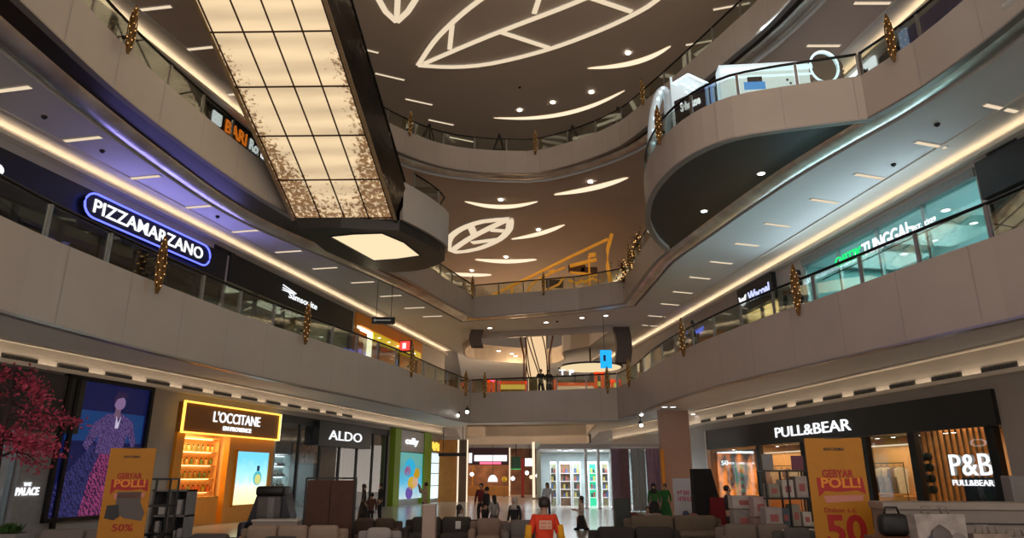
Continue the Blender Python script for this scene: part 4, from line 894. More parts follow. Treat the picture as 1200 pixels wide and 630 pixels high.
# lit letters in the window
t = thing('window_letters', 'large glowing white initials in the slatted store window', 'sign', WR.pt(S(WR, 1140, 552), -.3, .9)); s0, s1 = S(WR, 1113, 552), S(WR, 1162, 552)
letters(WR, s0, s1, 1.50, 2.02, -.06, 'P&B', glow('letters_bright', (.85, .95, 1), 1.3), t, .03, .0); letters(WR, S(WR, 1116, 573), S(WR, 1164, 573), 1.26, 1.40, -.06, 'PULL&BEAR', M_LETW, t, .02, .0, name='small_lettering')
slab_on(WR, s1 + .05, s0 - .0, .2, 1.46, -.36, -.32, 'dark_panel', mat('dark_print', (.015, .02, .035), .3, var=.3), t)
t = thing('slat_screen', 'tall wooden slat screen inside the clothing store window', 'screen', WR.pt(S(WR, 1120, 560), -1.2, 0))
M_WOODS = mat('warm_wood', (.55, .27, .08), .5, var=.2, scale=3)
for k in range(13): s = SN(WR, 1080 + k * 7.2, 545, -1.2); MB().obox(WR.pt(s, -1.3, .02), WR.d3 * .09, WR.n3 * .16, (0, 0, 2.8)).build('slat', M_WOODS, t)
slab_on(WR, SN(WR, 1168, 545, -1.2), SN(WR, 1078, 545, -1.2), .0, .1, -1.35, -1.1, 'base_rail', M_WOODS, t)
t = thing('window_poster', 'orange and black campaign poster in clothing store window by the far pillar', 'poster', WR.pt(S(WR, 858, 560), -.3, .2)); sa, sb = S(WR, 880, 560), S(WR, 834, 560)
def fire(name):
    m = bpy.data.materials.new(name); m.use_nodes = True; nt = m.node_tree; b = nt.nodes['Principled BSDF']; tc = nt.nodes.new('ShaderNodeTexCoord'); n = nt.nodes.new('ShaderNodeTexNoise'); r = nt.nodes.new('ShaderNodeValToRGB'); n.inputs['Scale'].default_value = .9; n.inputs['Detail'].default_value = 3
    nt.links.new(tc.outputs['Object'], n.inputs['Vector']); nt.links.new(n.outputs['Fac'], r.inputs[0]); r.color_ramp.elements[0].position = .42; r.color_ramp.elements[0].color = (.04, .015, .01, 1); r.color_ramp.elements[1].position = .62; r.color_ramp.elements[1].color = (1, .25, .02, 1)
    nt.links.new(r.outputs[0], b.inputs['Emission Color']); b.inputs['Emission Strength'].default_value = 1.3; b.inputs['Base Color'].default_value = (.01, .005, .005, 1); b.inputs['Roughness'].default_value = .9; b.inputs['Specular IOR Level'].default_value = .05; return m
slab_on(WR, sa, sb, .3, 2.5, -.34, -.30, 'print', fire('fire_print'), t); frame_rect(WR, sa - .05, sb + .05, .25, 2.55, -.36, -.29, .06, 'frame', M_BLACK, t)
letters(WR, S(WR, 846, 540), S(WR, 838, 540), 1.95, 2.15, -.3, '50', M_LETW, t, .02, .02); 
# clothes rails and lit niches
def garment(w, s, n, z, col, label, group):
    t = thing('hanging_garment', label, 'clothing', w.pt(s, n, z), 0, group); c = w.pt(s, n, z); ew = w.n3; ed = w.d3 * .05
    P = [(-.16, 0), (.16, 0), (.2, .55), (.26, .5), (.24, .74), (.08, .82), (-.08, .82), (-.24, .74), (-.26, .5), (-.2, .55)]
    MB().prism([c + ew * a + Vector((0, 0, b)) - ed * .5 for a, b in P], ed).build('cloth', mat('cloth_%d%d%d' % tuple(int(x * 99) for x in col), col, .8, var=.15), t)
    MB().tube([c + ew * -.12 + Vector((0, 0, .8)), c + Vector((0, 0, .87)), c + ew * .12 + Vector((0, 0, .8))], .008, 5).tube([c + Vector((0, 0, .87)), c + Vector((0, 0, .94))], .006, 5).build('hanger', M_BLACK, t)
for j, (x0, x1, lab) in enumerate(((1022, 1066, 'rail beside the dark door of the store'), (896, 940, 'rail behind the metal rack'))):
    sa, sb = SN(WR, x1, 560, -2.2), SN(WR, x0, 560, -2.2); t = thing('clothes_rail', 'lit niche with clothes ' + lab, 'clothes rail', WR.pt((sa + sb) / 2, -2.3, 0))
    slab_on(WR, sa, sb, 0, 2.5, -2.45, -2.4, 'back_panel', mat('peach_light', (.8, .5, .26), .6, var=.03), t); MB().tube([WR.pt(sa, -2.05, 1.9), WR.pt(sb, -2.05, 1.9)], .015, 8).build('rail_bar', M_BLACK, t)
    for s in (sa, sb): MB().tube([WR.pt(s, -2.05, 0), WR.pt(s, -2.05, 1.9)], .015, 8).build('upright', M_BLACK, t)
    slab_on(WR, sa, sb, .85, .9, -2.4, -1.9, 'shelf_board', M_WOODS, t); slab_on(WR, sa, sb, 2.46, 2.5, -2.4, -2.3, 'light_strip', M_WARM, t)
    for k in range(6): garment(WR, sa + (sb - sa) * (k + .5) / 6, -2.05, .95, [(.55, .5, .45), (.25, .2, .25), (.7, .6, .5)][k % 3], 'garment hanging in the lit niche on the ' + lab, 'garments on the ' + lab)
for k, (px, py) in enumerate(((1029, 520), (1048, 519), (1076, 516), (1108, 508), (1118, 510), (1160, 500), (911, 524), (860, 530))): 
    s = SN(WR, px, py, -.7); downlight(WR.pt(s, -.7, 2.62), 0, 'bright ceiling spot inside the clothing store window', 'spots in the clothing store', .06, M_SPOT)
for k, px in enumerate((1085, 1090)):
    s = SN(WR, px, 550, -.9)
    for j in range(4): tag(MB().lathe([(.01, 0), (.09, .03), (.12, .12), (.09, .21), (.01, .24)], WR.pt(s, -.9, 1.0 + j * .3), 12).solo('hanging_ornament', mat('dark_ball', (.02, .03, .02), .4, var=.2), True), 'dark round ornament hanging on a string in the store window', 'ornament', 'dark hanging balls in the store window')
# pillar sign by the store and small shop with glass poles
t = thing('wall_letters', 'small glowing white lettering on the pillar beyond the clothing store', 'sign', WR.pt(S(WR, 800, 520), .02, 3.3)); letters(WR, S(WR, 807, 520), S(WR, 793, 522), 2.95, 3.28, .03, 'sub', M_LETW, t, .05, .03); slab_on(WR, S(WR, 808, 520), S(WR, 792, 522), 2.92, 2.95, .0, .05, 'ledge', M_WALL, t)

# ---- first floor, optician side
f = front(WR, (sOpa + sOpb) / 2, 4.75, 'storefront', 'turquoise-lit optician front with green and white lettering')
M_ALU = mat('pale_aluminium', (.42, .46, .46), .35, .7, var=.05)
glazing(WR, sOpa, sOpb, 4.75, 8.75, 4, f, .09, M_ALU); slab_on(WR, sOpa, sOpb, 8.7, 8.95, -.12, .05, 'head_beam', mat('grey_band', (.25, .27, .27), .5, var=.05), f)
letters(WR, S(WR, 1014, 287), S(WR, 982, 300), 8.02, 8.36, .12, 'OPTIK', glow('green_letters', (.02, 1, .25), 1.0), f, .03, .012); letters(WR, S(WR, 1072, 262), S(WR, 1014, 285), 7.95, 8.38, .12, 'TUNGGAL', M_LETW, f, .03, .012, name='white_lettering'); letters(WR, S(WR, 1101, 253), S(WR, 1073, 262), 8.02, 8.15, .12, 'EST. 1929', M_LETW, f, .03, .0, name='small_lettering')
MB().tube([WR.pt(sOpa + .6, .1, 7.88), WR.pt(sOpb - 1.2, .1, 7.88)], .02, 6).build('letter_rail', M_BLACK, f)
room(WR, sOpa, sOpb, 4.75, 8.72, 4.5, mat('turquoise_wall', (.22, .46, .46), .5, var=.04), mat('pale_turquoise', (.42, .62, .62), .6), light=(.62, .98, 1), energy=520, ln=3)
slab_on(WR, sOpa + .5, sOpb - .4, 8.42, 8.55, -4.3, -4.1, 'ceiling_light_line', glow('blue_line', (.4, .8, 1), 2.5), f)
for k, (s_, n_) in enumerate([(.8, -1), (2.2, -1), (3.6, -1), (5.0, -1), (6.2, -1), (1.4, -2.6), (3.0, -2.6), (4.6, -2.6), (6.0, -2.6)]): downlight(WR.pt(sOpa + s_, n_, 8.72), 0, 'white downlight in the optician ceiling', 'downlights in the optician shop', .12, M_WHITE)
for k, (px, c) in enumerate(((975, (.04, .05, .06)), (1008, (.05, .06, .08)), (1040, (.03, .12, .12)))):
    s = S(WR, px, 330); tag(MB().rbox(WR.pt(s, -1.6, 4.77), (.9, .5, 2.0), .03, math.atan2(WR.D.y, WR.D.x)).solo('display_cabinet', mat('cab_%d' % k, c, .3, var=.1)), ['dark display cabinet at the far end of the optician', 'dark blue display cabinet in the optician middle', 'teal lettered counter panel in the optician'][k], 'cabinet')
f = front(WR, sWb, 4.75, 'storefront', 'black signed lingerie shop with white swan mark and cream windows')
slab_on(WR, sWa - .05, sWb + .05, 8.0, 9.05, -.1, .18, 'sign_band', M_BAND, f); letters(WR, S(WR, 905, 322), S(WR, 880, 331), 8.32, 8.72, .18, 'Wacoal', glow('lilac_letters', (.55, .6, 1), 1.3), f, .03, .012)
s = S(WR, 874, 335); MB().prism([WR.pt(s + a, .19, 8.5 + b) for a, b in ((-.3, .2), (-.05, .02), (0, .12), (.05, .02), (.3, .2), (.22, -.15), (0, -.24), (-.22, -.15))], WR.n3 * .04).build('swan_mark', M_LETW, f)
glazing(WR, sWa, sWb, 4.75, 8.0, 2, f, .14, M_BLACK); room(WR, sWa, sWb, 4.75, 8.9, 2.5, mat('cream_wall', (.75, .62, .38), .6, var=.04), light=(1, .86, .55), energy=120)
f = front(WR, (sNa + sNb) / 2, 4.75, 'storefront', 'amber-lit snack shop with small blue lettering')
slab_on(WR, sNa, sNb, 7.7, 8.85, -.1, .05, 'sign_band', M_WALL, f); letters(WR, S(WR, 825, 372), S(WR, 806, 382), 8.02, 8.42, .06, 'La Prosyt', glow('blue_letters', (.14, .2, 1), 1.6), f, .03, .01)
glazing(WR, sNa, sNb, 4.75, 7.7, 4, f, .14, M_CHAR); room(WR, sNa, sNb, 4.75, 8.7, 2.5, mat('amber_wall', (.6, .38, .16), .6, var=.2, scale=2), light=(1, .75, .4), energy=80)
f = front(WR, sD0 - 3, 4.75, 'storefront', 'dark shop front with black band at the near end beside the optician')
slab_on(WR, -20, sD0, 8.0, 8.98, -.1, .12, 'sign_band', M_BAND, f); glazing(WR, -20, sD0, 4.75, 8.0, 12, f, .08, M_BLACK); room(WR, -20, sD0, 4.75, 8.9, 3.5, mat('dim_wall', (.16, .15, .12), .6, var=.2), light=(1, .95, .7), energy=40)
s = S(WR, 1192, 225); tag(MB().rbox(WR.pt(s, -1.0, 4.77), (.9, .3, 3.1), .02, math.atan2(WR.D.y, WR.D.x)).solo('display_cabinet', mat('cream_cab', (.55, .52, .35), .5, var=.05)), 'tall cream cabinet inside the dark shop beside the optician', 'cabinet')
# dashed vent slots above the fronts
def vents(w, s0, s1, z, num, label, group, m=None, n=.0):
    for k in range(num):
        a = s0 + (s1 - s0) * k / num; L = (s1 - s0) / num * .62
        t = thing('air_vent', label, 'vent', w.pt(a, n, z), 0, group); frame_rect(w, a, a + L, z, z + .16, n, n + .03, .02, 'frame', M_CHAR, t)
        mb = MB()
        for j in range(max(2, int(L / .12))): mb.obox(w.pt(a + .03 + j * .12, n, z + .02), w.d3 * .05, w.n3 * .025, (0, 0, .12))
        mb.obox(w.pt(a + .02, n + .002, z + .02), w.d3 * (L - .04), w.n3 * .01, (0, 0, .12)); mb.build('grille', M_BLACK, t)
vents(WL, -9, 9, 4.02, 12, 'dark slotted air vent above the ground-floor shops on pizzeria side', 'vents over the yellow beauty shop side')
vents(WR, -8, 12, 3.86, 12, 'dark slotted air vent above the clothing store band', 'vents over the clothing store')
vents(WR, -9, -6.2, 9.0, 2, 'chevron-patterned air vent above the dark shop beside the optician', 'chevron vents')
vents(WL, -2.4, -.6, 8.86, 1, 'dark slotted air vent between pizza sign and luggage shop', 'vent by the luggage shop')
lamp('optician_glow', 'AREA', WR.pt((sOpa + sOpb) / 2, .5, 8.0), 75, (.70, .86, 1), 8, .5, rot=(math.radians(110), 0, math.atan2(WR.D.y, WR.D.x)))
# ---- second floor signs
a, b = S(WL, 247, 138), S(WL, 311, 184)
t = thing('shop_sign', 'row of orange and white glowing letters seen through the railing beside the escalator', 'sign', WL.pt((a + b) / 2, .02, 12.7))
slab_on(WL, a - .3, b + .3, 12.9, 13.75, .0, .04, 'sign_board', M_CHAR, t)
letters(WL, a + (b - a) * .22, a + (b - a) * .60, 13.12, 13.6, .05, 'BARI', glow('orange_letters', (1, .22, .02), 1.3), t, .03, .02); letters(WL, a + (b - a) * .66, b, 13.12, 13.56, .05, 'Roma', M_LETW, t, .03, .02, name='white_lettering')
slab_on(WL, a, a + (b - a) * .14, 13.14, 13.56, .04, .1, 'white_mark', M_LETW, t); 
a, b = S(WR, 1137, 20), S(WR, 1066, 55)
t = thing('shop_hoarding', 'deep blue shop panel behind the railing above the optician', 'panel', WR.pt((a + b) / 2, .02, 9.7)); slab_on(WR, a, b, 9.7, 13.85, .01, .07, 'panel_face', mat('deep_blue', (.015, .02, .22), .4, var=.1), t); slab_on(WR, b - .1, b + .2, 9.7, 13.9, .01, .13, 'pale_post', glow('pale_post', (.45, .6, .9), .5), t)
slab_on(WR, S(WR, 1065, 55), S(WR, 1032, 75), 13.0, 13.75, .0, .06, 'dark_band', M_BAND, t)
a, b = S(WR, 1028, 75), S(WR, 998, 92)
t = thing('lit_sign_panel', 'slanting white lit sign beside the ring mirror', 'sign', WR.pt((a + b) / 2, .02, 12.6)); slab_on(WR, a, b, 13.2, 13.95, .0, .1, 'light_box', glow('light_box', (.9, .95, 1), 1.8), t)
mb = MB()
for k in range(5): mb.obox(WR.pt(a + .3 + (b - a - .6) * k / 5, .1, 13.45 + .06 * (k % 2)), WR.d3 * .25, WR.n3 * .01, (0, 0, .25))
mb.build('dark_marks', M_BLACK, t)
# ================================================================== people
M_SKIN = mat('skin', (.42, .24, .16), .55, var=.05); M_HAIR = mat('black_hair', (.012, .009, .008), .5, var=.2)
def skin_mesh(name, verts, edges, radii, m, parent, root=0, sub=1):
    me = bpy.data.meshes.new(name); me.from_pydata(verts, edges, []); ob = bpy.data.objects.new(name, me); COL.objects.link(ob)
    md = ob.modifiers.new('skin', 'SKIN'); md.use_smooth_shade = True
    for i, r in enumerate(radii): me.skin_vertices[0].data[i].radius = r if isinstance(r, tuple) else (r, r)
    me.skin_vertices[0].data[root].use_root = True
    ob.modifiers.new('sub', 'SUBSURF').levels = sub
    dg = bpy.context.evaluated_depsgraph_get(); nm = bpy.data.meshes.new_from_object(ob.evaluated_get(dg)); bpy.data.objects.remove(ob); bpy.data.meshes.remove(me)
    nm.name = name; nm.materials.clear(); nm.materials.append(m); o2 = bpy.data.objects.new(name, nm); COL.objects.link(o2)
    if parent: o2.parent = parent
    return o2
def person(label, loc, rz, H=1.65, pose='stand', top=(.1, .1, .1), bottom=(.02, .02, .03), hair='short', skirt=False, sleeve=1.0, hijab=None, arms='down', mt=None, group=None):
    """figure in metres, facing +y before the turn; loc in drawing units."""
    t = thing('person', label, 'person', loc, rz, group); s = H / 1.7
    hip = .92 * s if pose == 'stand' else .50 * s
    V = []; E = []; Rr = []
    def v(p, r, link=None):
        V.append(tuple(p)); Rr.append(r); i = len(V) - 1
        if link is not None: E.append((link, i))
        return i
    hz = hip
    pel = v((0, 0, hz), (.15 * s, .11 * s)); wst = v((0, .005, hz + .17 * s), (.125 * s, .095 * s), pel); ch = v((0, 0, hz + .36 * s), (.155 * s, .11 * s), wst)
    nk0 = v((0, -.01, hz + .52 * s), (.07 * s, .065 * s), ch); nk = v((0, 0, hz + .56 * s), .052 * s, nk0); jaw = v((0, .02 * s, hz + .615 * s), (.062 * s, .075 * s), nk); sk = v((0, .0, hz + .69 * s), (.078 * s, .095 * s), jaw); cr = v((0, -.005, hz + .75 * s), (.05 * s, .06 * s), sk)
    v((0, .115 * s, hz + .65 * s), .012 * s, jaw)      # nose
    armdef = []
    for sg in (-1, 1):
        sh = v((.17 * s * sg, -.005, hz + .47 * s), .058 * s, ch)
        if arms == 'down': el, wr = (.23 * sg, -.02, hz + .20 * s), (.24 * sg, .06, hz - .04 * s)
        elif arms == 'hold': el, wr = (.22 * sg, .02, hz + .22 * s), (.10 * sg, .24, hz + .26 * s)
        elif arms == 'photo': el, wr = (.25 * sg, .16, hz + .34 * s), (.08 * sg, .26, hz + .60 * s)
        elif arms == 'rail': el, wr = (.24 * sg, .06, hz + .22 * s), (.20 * sg, .28, hz + .14 * s)
        e = v(el, .042 * s, sh); w_ = v(wr, .029 * s, e); d = (Vector(wr) - Vector(el)).normalized()
        pm = v(Vector(wr) + d * .055 * s, (.036 * s, .02 * s), w_); side = d.cross(Vector((sg, 0, .2))).normalized()
        for q in range(4):
            b = Vector(wr) + d * .09 * s + side * (.027 - .018 * q) * s; L = (.07, .08, .075, .06)[q] * s
            k1 = v(b, .0095 * s, pm); k2 = v(b + d * L * .5 + Vector((-sg * .008, .008, 0)), .0085 * s, k1); v(b + d * L + Vector((-sg * .03, .012, 0)) * s, .007 * s, k2)
        k1 = v(Vector(wr) + d * .03 * s + side * .045 * s, .011 * s, w_); v(Vector(wr) + d * .075 * s + side * .06 * s, .009 * s, k1)
        armdef.append((V[sh], el, wr))
    legdef = []
    for sg in (-1, 1):
        hp = v((.09 * s * sg, 0, hz - .05 * s), .088 * s, pel)
        if pose == 'stand': kn, an = (.10 * s * sg, .015, .49 * s), (.10 * s * sg, -.02, .09 * s)
        elif pose == 'walk': kn, an = (.10 * s * sg, .09 * sg + .04, .49 * s), (.10 * s * sg, .16 * sg - .04, .09 * s)
        else: kn, an = (.11 * s * sg, .42 * s, .50 * s), (.11 * s * sg, .40 * s, .09 * s)
        k = v(kn, .058 * s, hp); cf = v(Vector(kn).lerp(Vector(an), .35), .055 * s, k); a = v(an, .036 * s, cf); v((an[0] * 1.05, an[1] + .13 * s, .03), (.04 * s, .025 * s), v((an[0], an[1] + .02, .04), (.038 * s, .035 * s), a)); legdef.append((V[hp], kn, an))
    bod = skin_mesh('body', V, E, Rr, M_SKIN, t)
    # top
    V = []; E = []; Rr = []; mm = mt or mat('cloth_%s' % '_'.join('%d' % (c * 999) for c in top), top, .8, var=.12, scale=5)
    a = v((0, 0, hz - .07 * s), (.175 * s, .135 * s)); b = v((0, .005, hz + .17 * s), (.15 * s, .12 * s), a); c = v((0, 0, hz + .37 * s), (.175 * s, .13 * s), b); v((0, -.01, hz + .50 * s), (.085 * s, .08 * s), c)
    for (sh, el, wr) in armdef:
        i = v(Vector(sh) + Vector((0, 0, .005)), .07 * s, c); e_ = v(Vector(sh).lerp(Vector(el), min(1, sleeve * 1.8)), .056 * s, i)
        if sleeve > .6: v(Vector(el).lerp(Vector(wr), .9), .042 * s, e_)
    skin_mesh('top', V, E, Rr, mm, t)
    V = []; E = []; Rr = []; mb_ = mat('cloth_%s' % '_'.join('%d' % (c * 999) for c in bottom), bottom, .85, var=.15, scale=5)
    if skirt:
        MBs = MB(); pr = [(.14, .03), (.17, .05), (.165, 0), (.30, -.5), (.33, -.86)]
        MBs.lathe([(.315 * s / K, .09 * s / K), (.27 * s / K, (hz - .45 * s) / K), (.18 * s / K, (hz - .06 * s) / K), (.14 * s / K, (hz + .06 * s) / K)], n=18, sy=.8).build('skirt', mb_, t, True, False)
    else:
        a = v((0, 0, hz + .03 * s), (.165 * s, .125 * s)); p0 = v((0, 0, hz - .06 * s), (.165 * s, .125 * s), a)
        for hp, kn, an in legdef:
            h_ = v(hp, .105 * s, p0); k = v(kn, .073 * s, h_); v(Vector(an) + Vector((0, 0, .02)), .058 * s, k)
        skin_mesh('trousers', V, E, Rr, mb_, t)
    for hp, kn, an in legdef: MB().rbox((an[0] / K, (an[1] + .05 * s) / K, 0), (.095 * s / K, .26 * s / K, .085 * s / K), .03).build('shoe', M_BLACK, t, True, False)
    hc = (0, -.012 * s / K, (hz + .688 * s) / K); q = s / K
    if hijab: MB().lathe([(.20 * q, -.30 * q), (.15 * q, -.20 * q), (.10 * q, -.10 * q), (.112 * q, 0), (.105 * q, .06 * q), (.06 * q, .115 * q), (.005, .125 * q)], (0, -.025 * q, hc[2]), 14).build('headscarf', mat('scarf_%d' % int(hijab[0] * 99), hijab, .8, var=.1), t, True, False)
    else:
        MB().lathe([(.085 * q, -.055 * q), (.097 * q, .0), (.09 * q, .06 * q), (.055 * q, .10 * q), (.005, .112 * q)], (0, -.028 * q, hc[2]), 14).build('hair', M_HAIR, bod, True, False)
        if hair == 'long': MB().lathe([(.05 * q, -.33 * q), (.085 * q, -.25 * q), (.095 * q, -.1 * q), (.09 * q, .02 * q), (.03 * q, .06 * q)], (0, -.055 * q, hc[2]), 12, sy=.55).build('hair', M_HAIR, bod, True, False)
    for sg in (-1, 1): MB().lathe([(.001, -.008 * q), (.008 * q, 0), (.001, .008 * q)], (.03 * q * sg, .092 * q, hc[2] + .0 * q), 8).build('eye', M_BLACK, bod, True, False)
    return t
def at_px(px, d, z=0, ze=EYE):      # point on pixel column px at forward distance d, columns taken at height ze
    return Vector(((px - 600) / FPX * (d * math.cos(TH) + (ze - EYE) * math.sin(TH)), d, z))
PI = math.pi
M_RED = mat('red_uniform', (.72, .045, .012), .75, var=.08)
rm = person('person in red uniform with a pale lettered back panel seen from behind', at_px(637, 8.7), .12, 1.62, 'stand', (.72, .05, .01), (.03, .03, .04), mt=M_RED, sleeve=.55)
mbp = MB().rbox((0, -.118 / K, 1.16 / K), (.20 / K, .03 / K, .13 / K), .01); mbp.build('back_panel', mat('pale_print', (.72, .42, .30), .7), rm, False, False)
mbp = MB()
for k in range(2): text_into(mbp, ['OPEN', 'STORE'][k][:0] or 'IIII II', (-.075 / K, -.134 / K, (1.235 - k * .055) / K), (1, 0, 0), (0, 0, 1), .15 / K, .03 / K, .003, 0)
mbp.build('printed_lines', mat('red_print', (.55, .06, .02), .7), rm, False, False)
for sg in (-1, 1): MB().tube([(.235 / K * sg, -.02 / K, 1.22 / K), (.265 / K * sg, -.03 / K, 1.0 / K)], .058 / K).build('sleeve', mat('yellow_cloth', (.75, .36, .01), .75), rm, True, False)
person('woman-like person with long black hair in pale blue top by the glass poles'.replace('woman-like ', ''), at_px(641, 26), PI * .9, 1.62, 'stand', (.55, .6, .68), (.03, .04, .08), 'long')
person('person with long hair in beige top and black skirt beside a white pole', at_px(680, 21), PI * .55, 1.6, 'walk', (.55, .46, .4), (.015, .015, .02), 'long', True, arms='hold')
person('person in black robe and pale headscarf among the walkers', at_px(603, 19), 2.6, 1.62, 'walk', (.02, .022, .03), (.015, .016, .022), 'short', True, hijab=(.45, .42, .4))
person('person in maroon top and black trousers in front of the far bakery', at_px(564, 23), 2.9, 1.64, 'stand', (.12, .012, .015), (.02, .02, .02))
person('person in grey-white jacket walking beside the yellow balloon', at_px(579, 22), .6, 1.6, 'walk', (.36, .36, .36), (.12, .12, .13), 'long')
person('person in black standing close behind the maroon top walker', at_px(570, 20.5), 1.2, 1.55, 'stand', (.012, .012, .014), (.015, .015, .016))
person('seated person in white top on a dark sofa by the orange pier', at_px(540, 15.6, .0), -1.2, 1.55, 'sit', (.55, .53, .5), (.03, .03, .03), 'long')
person('person in beige shirt with raised arms taking a photo by the lit window', at_px(499, 24), 1.9, 1.66, 'stand', (.42, .34, .26), (.02, .02, .025), arms='photo')
person('person in dark dress at the dark shop doorway nearest the black sign box', at_px(428, 24), -1.3, 1.6, 'stand', (.03, .018, .018), (.02, .015, .015), 'long', True)
person('person in brown top at the dark shop doorway, middle of three', at_px(437, 24.8), .4, 1.6, 'walk', (.10, .04, .03), (.02, .02, .025))
person('person in black at the dark shop doorway beside the green frame', at_px(447, 25), 2, 1.63, 'stand', (.014, .014, .018), (.012, .012, .016))
person('person in dark vest with white sleeve standing by the stacked cartons', at_px(851, 16.5), -2.2, 1.66, 'stand', (.035, .02, .03), (.02, .02, .025), arms='hold')
person('person in green dress standing by the poster stand', at_px(778, 24), 2.6, 1.6, 'stand', (.02, .16, .035), (.015, .12, .03), 'short', True)
person('person in green and black outfit before the pink curtain', at_px(765, 23), 2.9, 1.62, 'stand', (.03, .15, .03), (.02, .02, .02), 'long', True, hijab=(.01, .01, .01))
person('small seated person with black hair behind the olive sofa', at_px(757, 17.5), 2.8, 1.35, 'sit', (.4, .4, .42), (.03, .03, .04))
def behind(px, path, lv, off):
    i = min(range(len(path)), key=lambda k: abs(pxy(path[k][0], path[k][1], FT[lv])[0] - px)); n = normals(path)[i]; l = math.hypot(*n)
    return Vector((path[i][0] + n[0] / l * off, path[i][1] + n[1] / l * off, FL[lv] + .01))
def at_lv(px, y, lv): p = at_px(px, y, 0, FL[lv] + 1); p.z = FL[lv] + .01; return p
person('person in black leaning on the railing beside the optician', behind(915, l1r, 1, .52), 1.35, 1.68, 'stand', (.012, .012, .014), (.012, .012, .014), arms='rail')
person('small child in black at the railing before the lingerie shop', behind(904, l1r, 1, .40), 1.2, 1.15, 'stand', (.02, .02, .025), (.015, .015, .02))
person('person in black by the gold spindle at the snack shop railing', behind(795, l1r, 1, .52), 1.3, 1.66, 'stand', (.014, .014, .016), (.02, .02, .024), 'long', arms='rail')
person('person in black at the far railing, escalator side of the couple', behind(630, l1f, 1, .55), 3.0, 1.68, 'stand', (.014, .013, .012), (.014, .013, .012), arms='rail')
person('person in dark brown at the far railing, bridge side of the couple', behind(638, l1f, 1, .55), 3.2, 1.62, 'stand', (.03, .02, .014), (.014, .013, .012), 'long', arms='rail')

# ================================================================== furniture display
def sofa(px, ytop, wpx, n, col, label, rz=0, ztop=.68, depth=.72, arms=True, cat='sofa', name='sofa', tagged=False, roundness=.07):
    d = (EYE - ztop) * FPX / (ytop - HY); c = at_px(px, d + depth / 2); W_ = wpx / FPX * d
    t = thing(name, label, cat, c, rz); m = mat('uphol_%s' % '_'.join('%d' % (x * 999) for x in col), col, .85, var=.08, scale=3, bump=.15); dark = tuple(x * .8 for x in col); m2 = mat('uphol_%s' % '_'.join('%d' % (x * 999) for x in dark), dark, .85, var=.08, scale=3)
    B = lambda x, y, z, w, dd, h, r=roundness: MB().rbox((x, y, z), (w, dd, h), r)
    aw = .14 if arms else 0; iw = W_ - 2 * aw
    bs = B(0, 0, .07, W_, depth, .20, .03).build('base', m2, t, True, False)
    for k in range(n):
        x = -iw / 2 + iw * (k + .5) / n
        B(x, -.06, .26, iw / n - .012, depth - .18, .13).build('seat_cushion', m, t, True, False)
        B(x, depth / 2 - .15, .3, iw / n - .012, .2, ztop - .3).build('back_cushion', m, t, True, False)
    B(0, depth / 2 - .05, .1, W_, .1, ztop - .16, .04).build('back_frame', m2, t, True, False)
    if arms:
        for sg in (-1, 1): B(sg * (W_ / 2 - aw / 2), 0, .1, aw, depth, .40, .05).build('armrest', m, t, True, False)
    for sx in (-1, 1):
        for sy in (-1, 1): MB().lathe([(.018, 0), (.028, .07)], (sx * (W_ / 2 - .08), sy * (depth / 2 - .08), 0), 8).build('foot', M_BLACK, bs, False, False)
    if tagged: MB().rbox((W_ * .23, depth / 2 - .262, .45), (.11, .006, .15), .003).build('price_tag', mat('paper_white', (.7, .68, .66), .7), t, False, False)
    return t
sofa(105, 616, 122, 2, (.20, .175, .165), 'grey two-cushion sofa in front of the yellow banner and magenta gown screen', .05)
sofa(248, 621, 66, 1, (.075, .07, .07), 'dark grey armchair in front of the yellow beauty shop', 0, name='armchair', cat='armchair')
sofa(345, 611.5, 124, 3, (.36, .27, .215), 'tan three-cushion sofa in front of the beige counter', 0)
sofa(330, 624, 62, 1, (.06, .055, .052), 'dark charcoal armchair in front of the tan three-cushion sofa', 0, name='armchair', cat='armchair')
sofa(445, 614, 50, 1, (.40, .37, .36), 'pale grey rounded armchair beside the tall brown partition', 0, name='armchair', cat='armchair', roundness=.12)
sofa(440, 603.5, 62, 2, (.085, .055, .042), 'dark brown sofa with brown back in front of the dark shop doorway', 0)
sofa(518, 602, 84, 2, (.05, .042, .038), 'dark brown sofa with a white price tag behind the slim post', 0, tagged=True)
sofa(573, 603.5, 44, 1, (.27, .19, .15), 'taupe brown armchair beside the dark tagged sofa', 0, name='armchair', cat='armchair')
sofa(611, 605.5, 44, 1, (.17, .15, .145), 'grey armchair behind the person in red uniform', 0, name='armchair', cat='armchair')
sofa(468, 626, 64, 1, (.05, .045, .042), 'low black-brown armchair in front of the pale grey rounded armchair', 0, name='armchair', cat='armchair')
sofa(743, 613, 106, 2, (.035, .03, .028), 'very dark two-cushion sofa in front of the olive brown sofa', 0)
sofa(788, 600.5, 112, 2, (.16, .125, .09), 'olive brown two-cushion sofa before the poster stand', 0)
sofa(885, 610, 92, 2, (.20, .165, .14), 'taupe sofa with pale edge in front of the stacked cartons', 0)
t = sofa(932, 614, 52, 1, (.11, .105, .10), 'round grey chair with pale piping beside the tall yellow sale banner', 0, name='tub_chair', cat='chair', roundness=.16)
MB().tube([(.26 * math.cos(k * PI / 10), .2 * math.sin(k * PI / 10) + .1, .64) for k in range(11)], .012).build('piping', mat('pale_piping', (.5, .48, .45), .7), t, True, False)
sofa(739, 597, 34, 1, (.13, .05, .045), 'small reddish-brown round-backed chair behind the olive sofa', 0, name='armchair', cat='armchair', roundness=.14)
sofa(769, 598, 30, 1, (.30, .22, .19), 'beige small chair behind the olive sofa', 0, name='armchair', cat='armchair', roundness=.12)
sofa(812, 598, 28, 1, (.25, .10, .09), 'rose round-backed chair under the poster stand', 0, name='armchair', cat='armchair', roundness=.14)
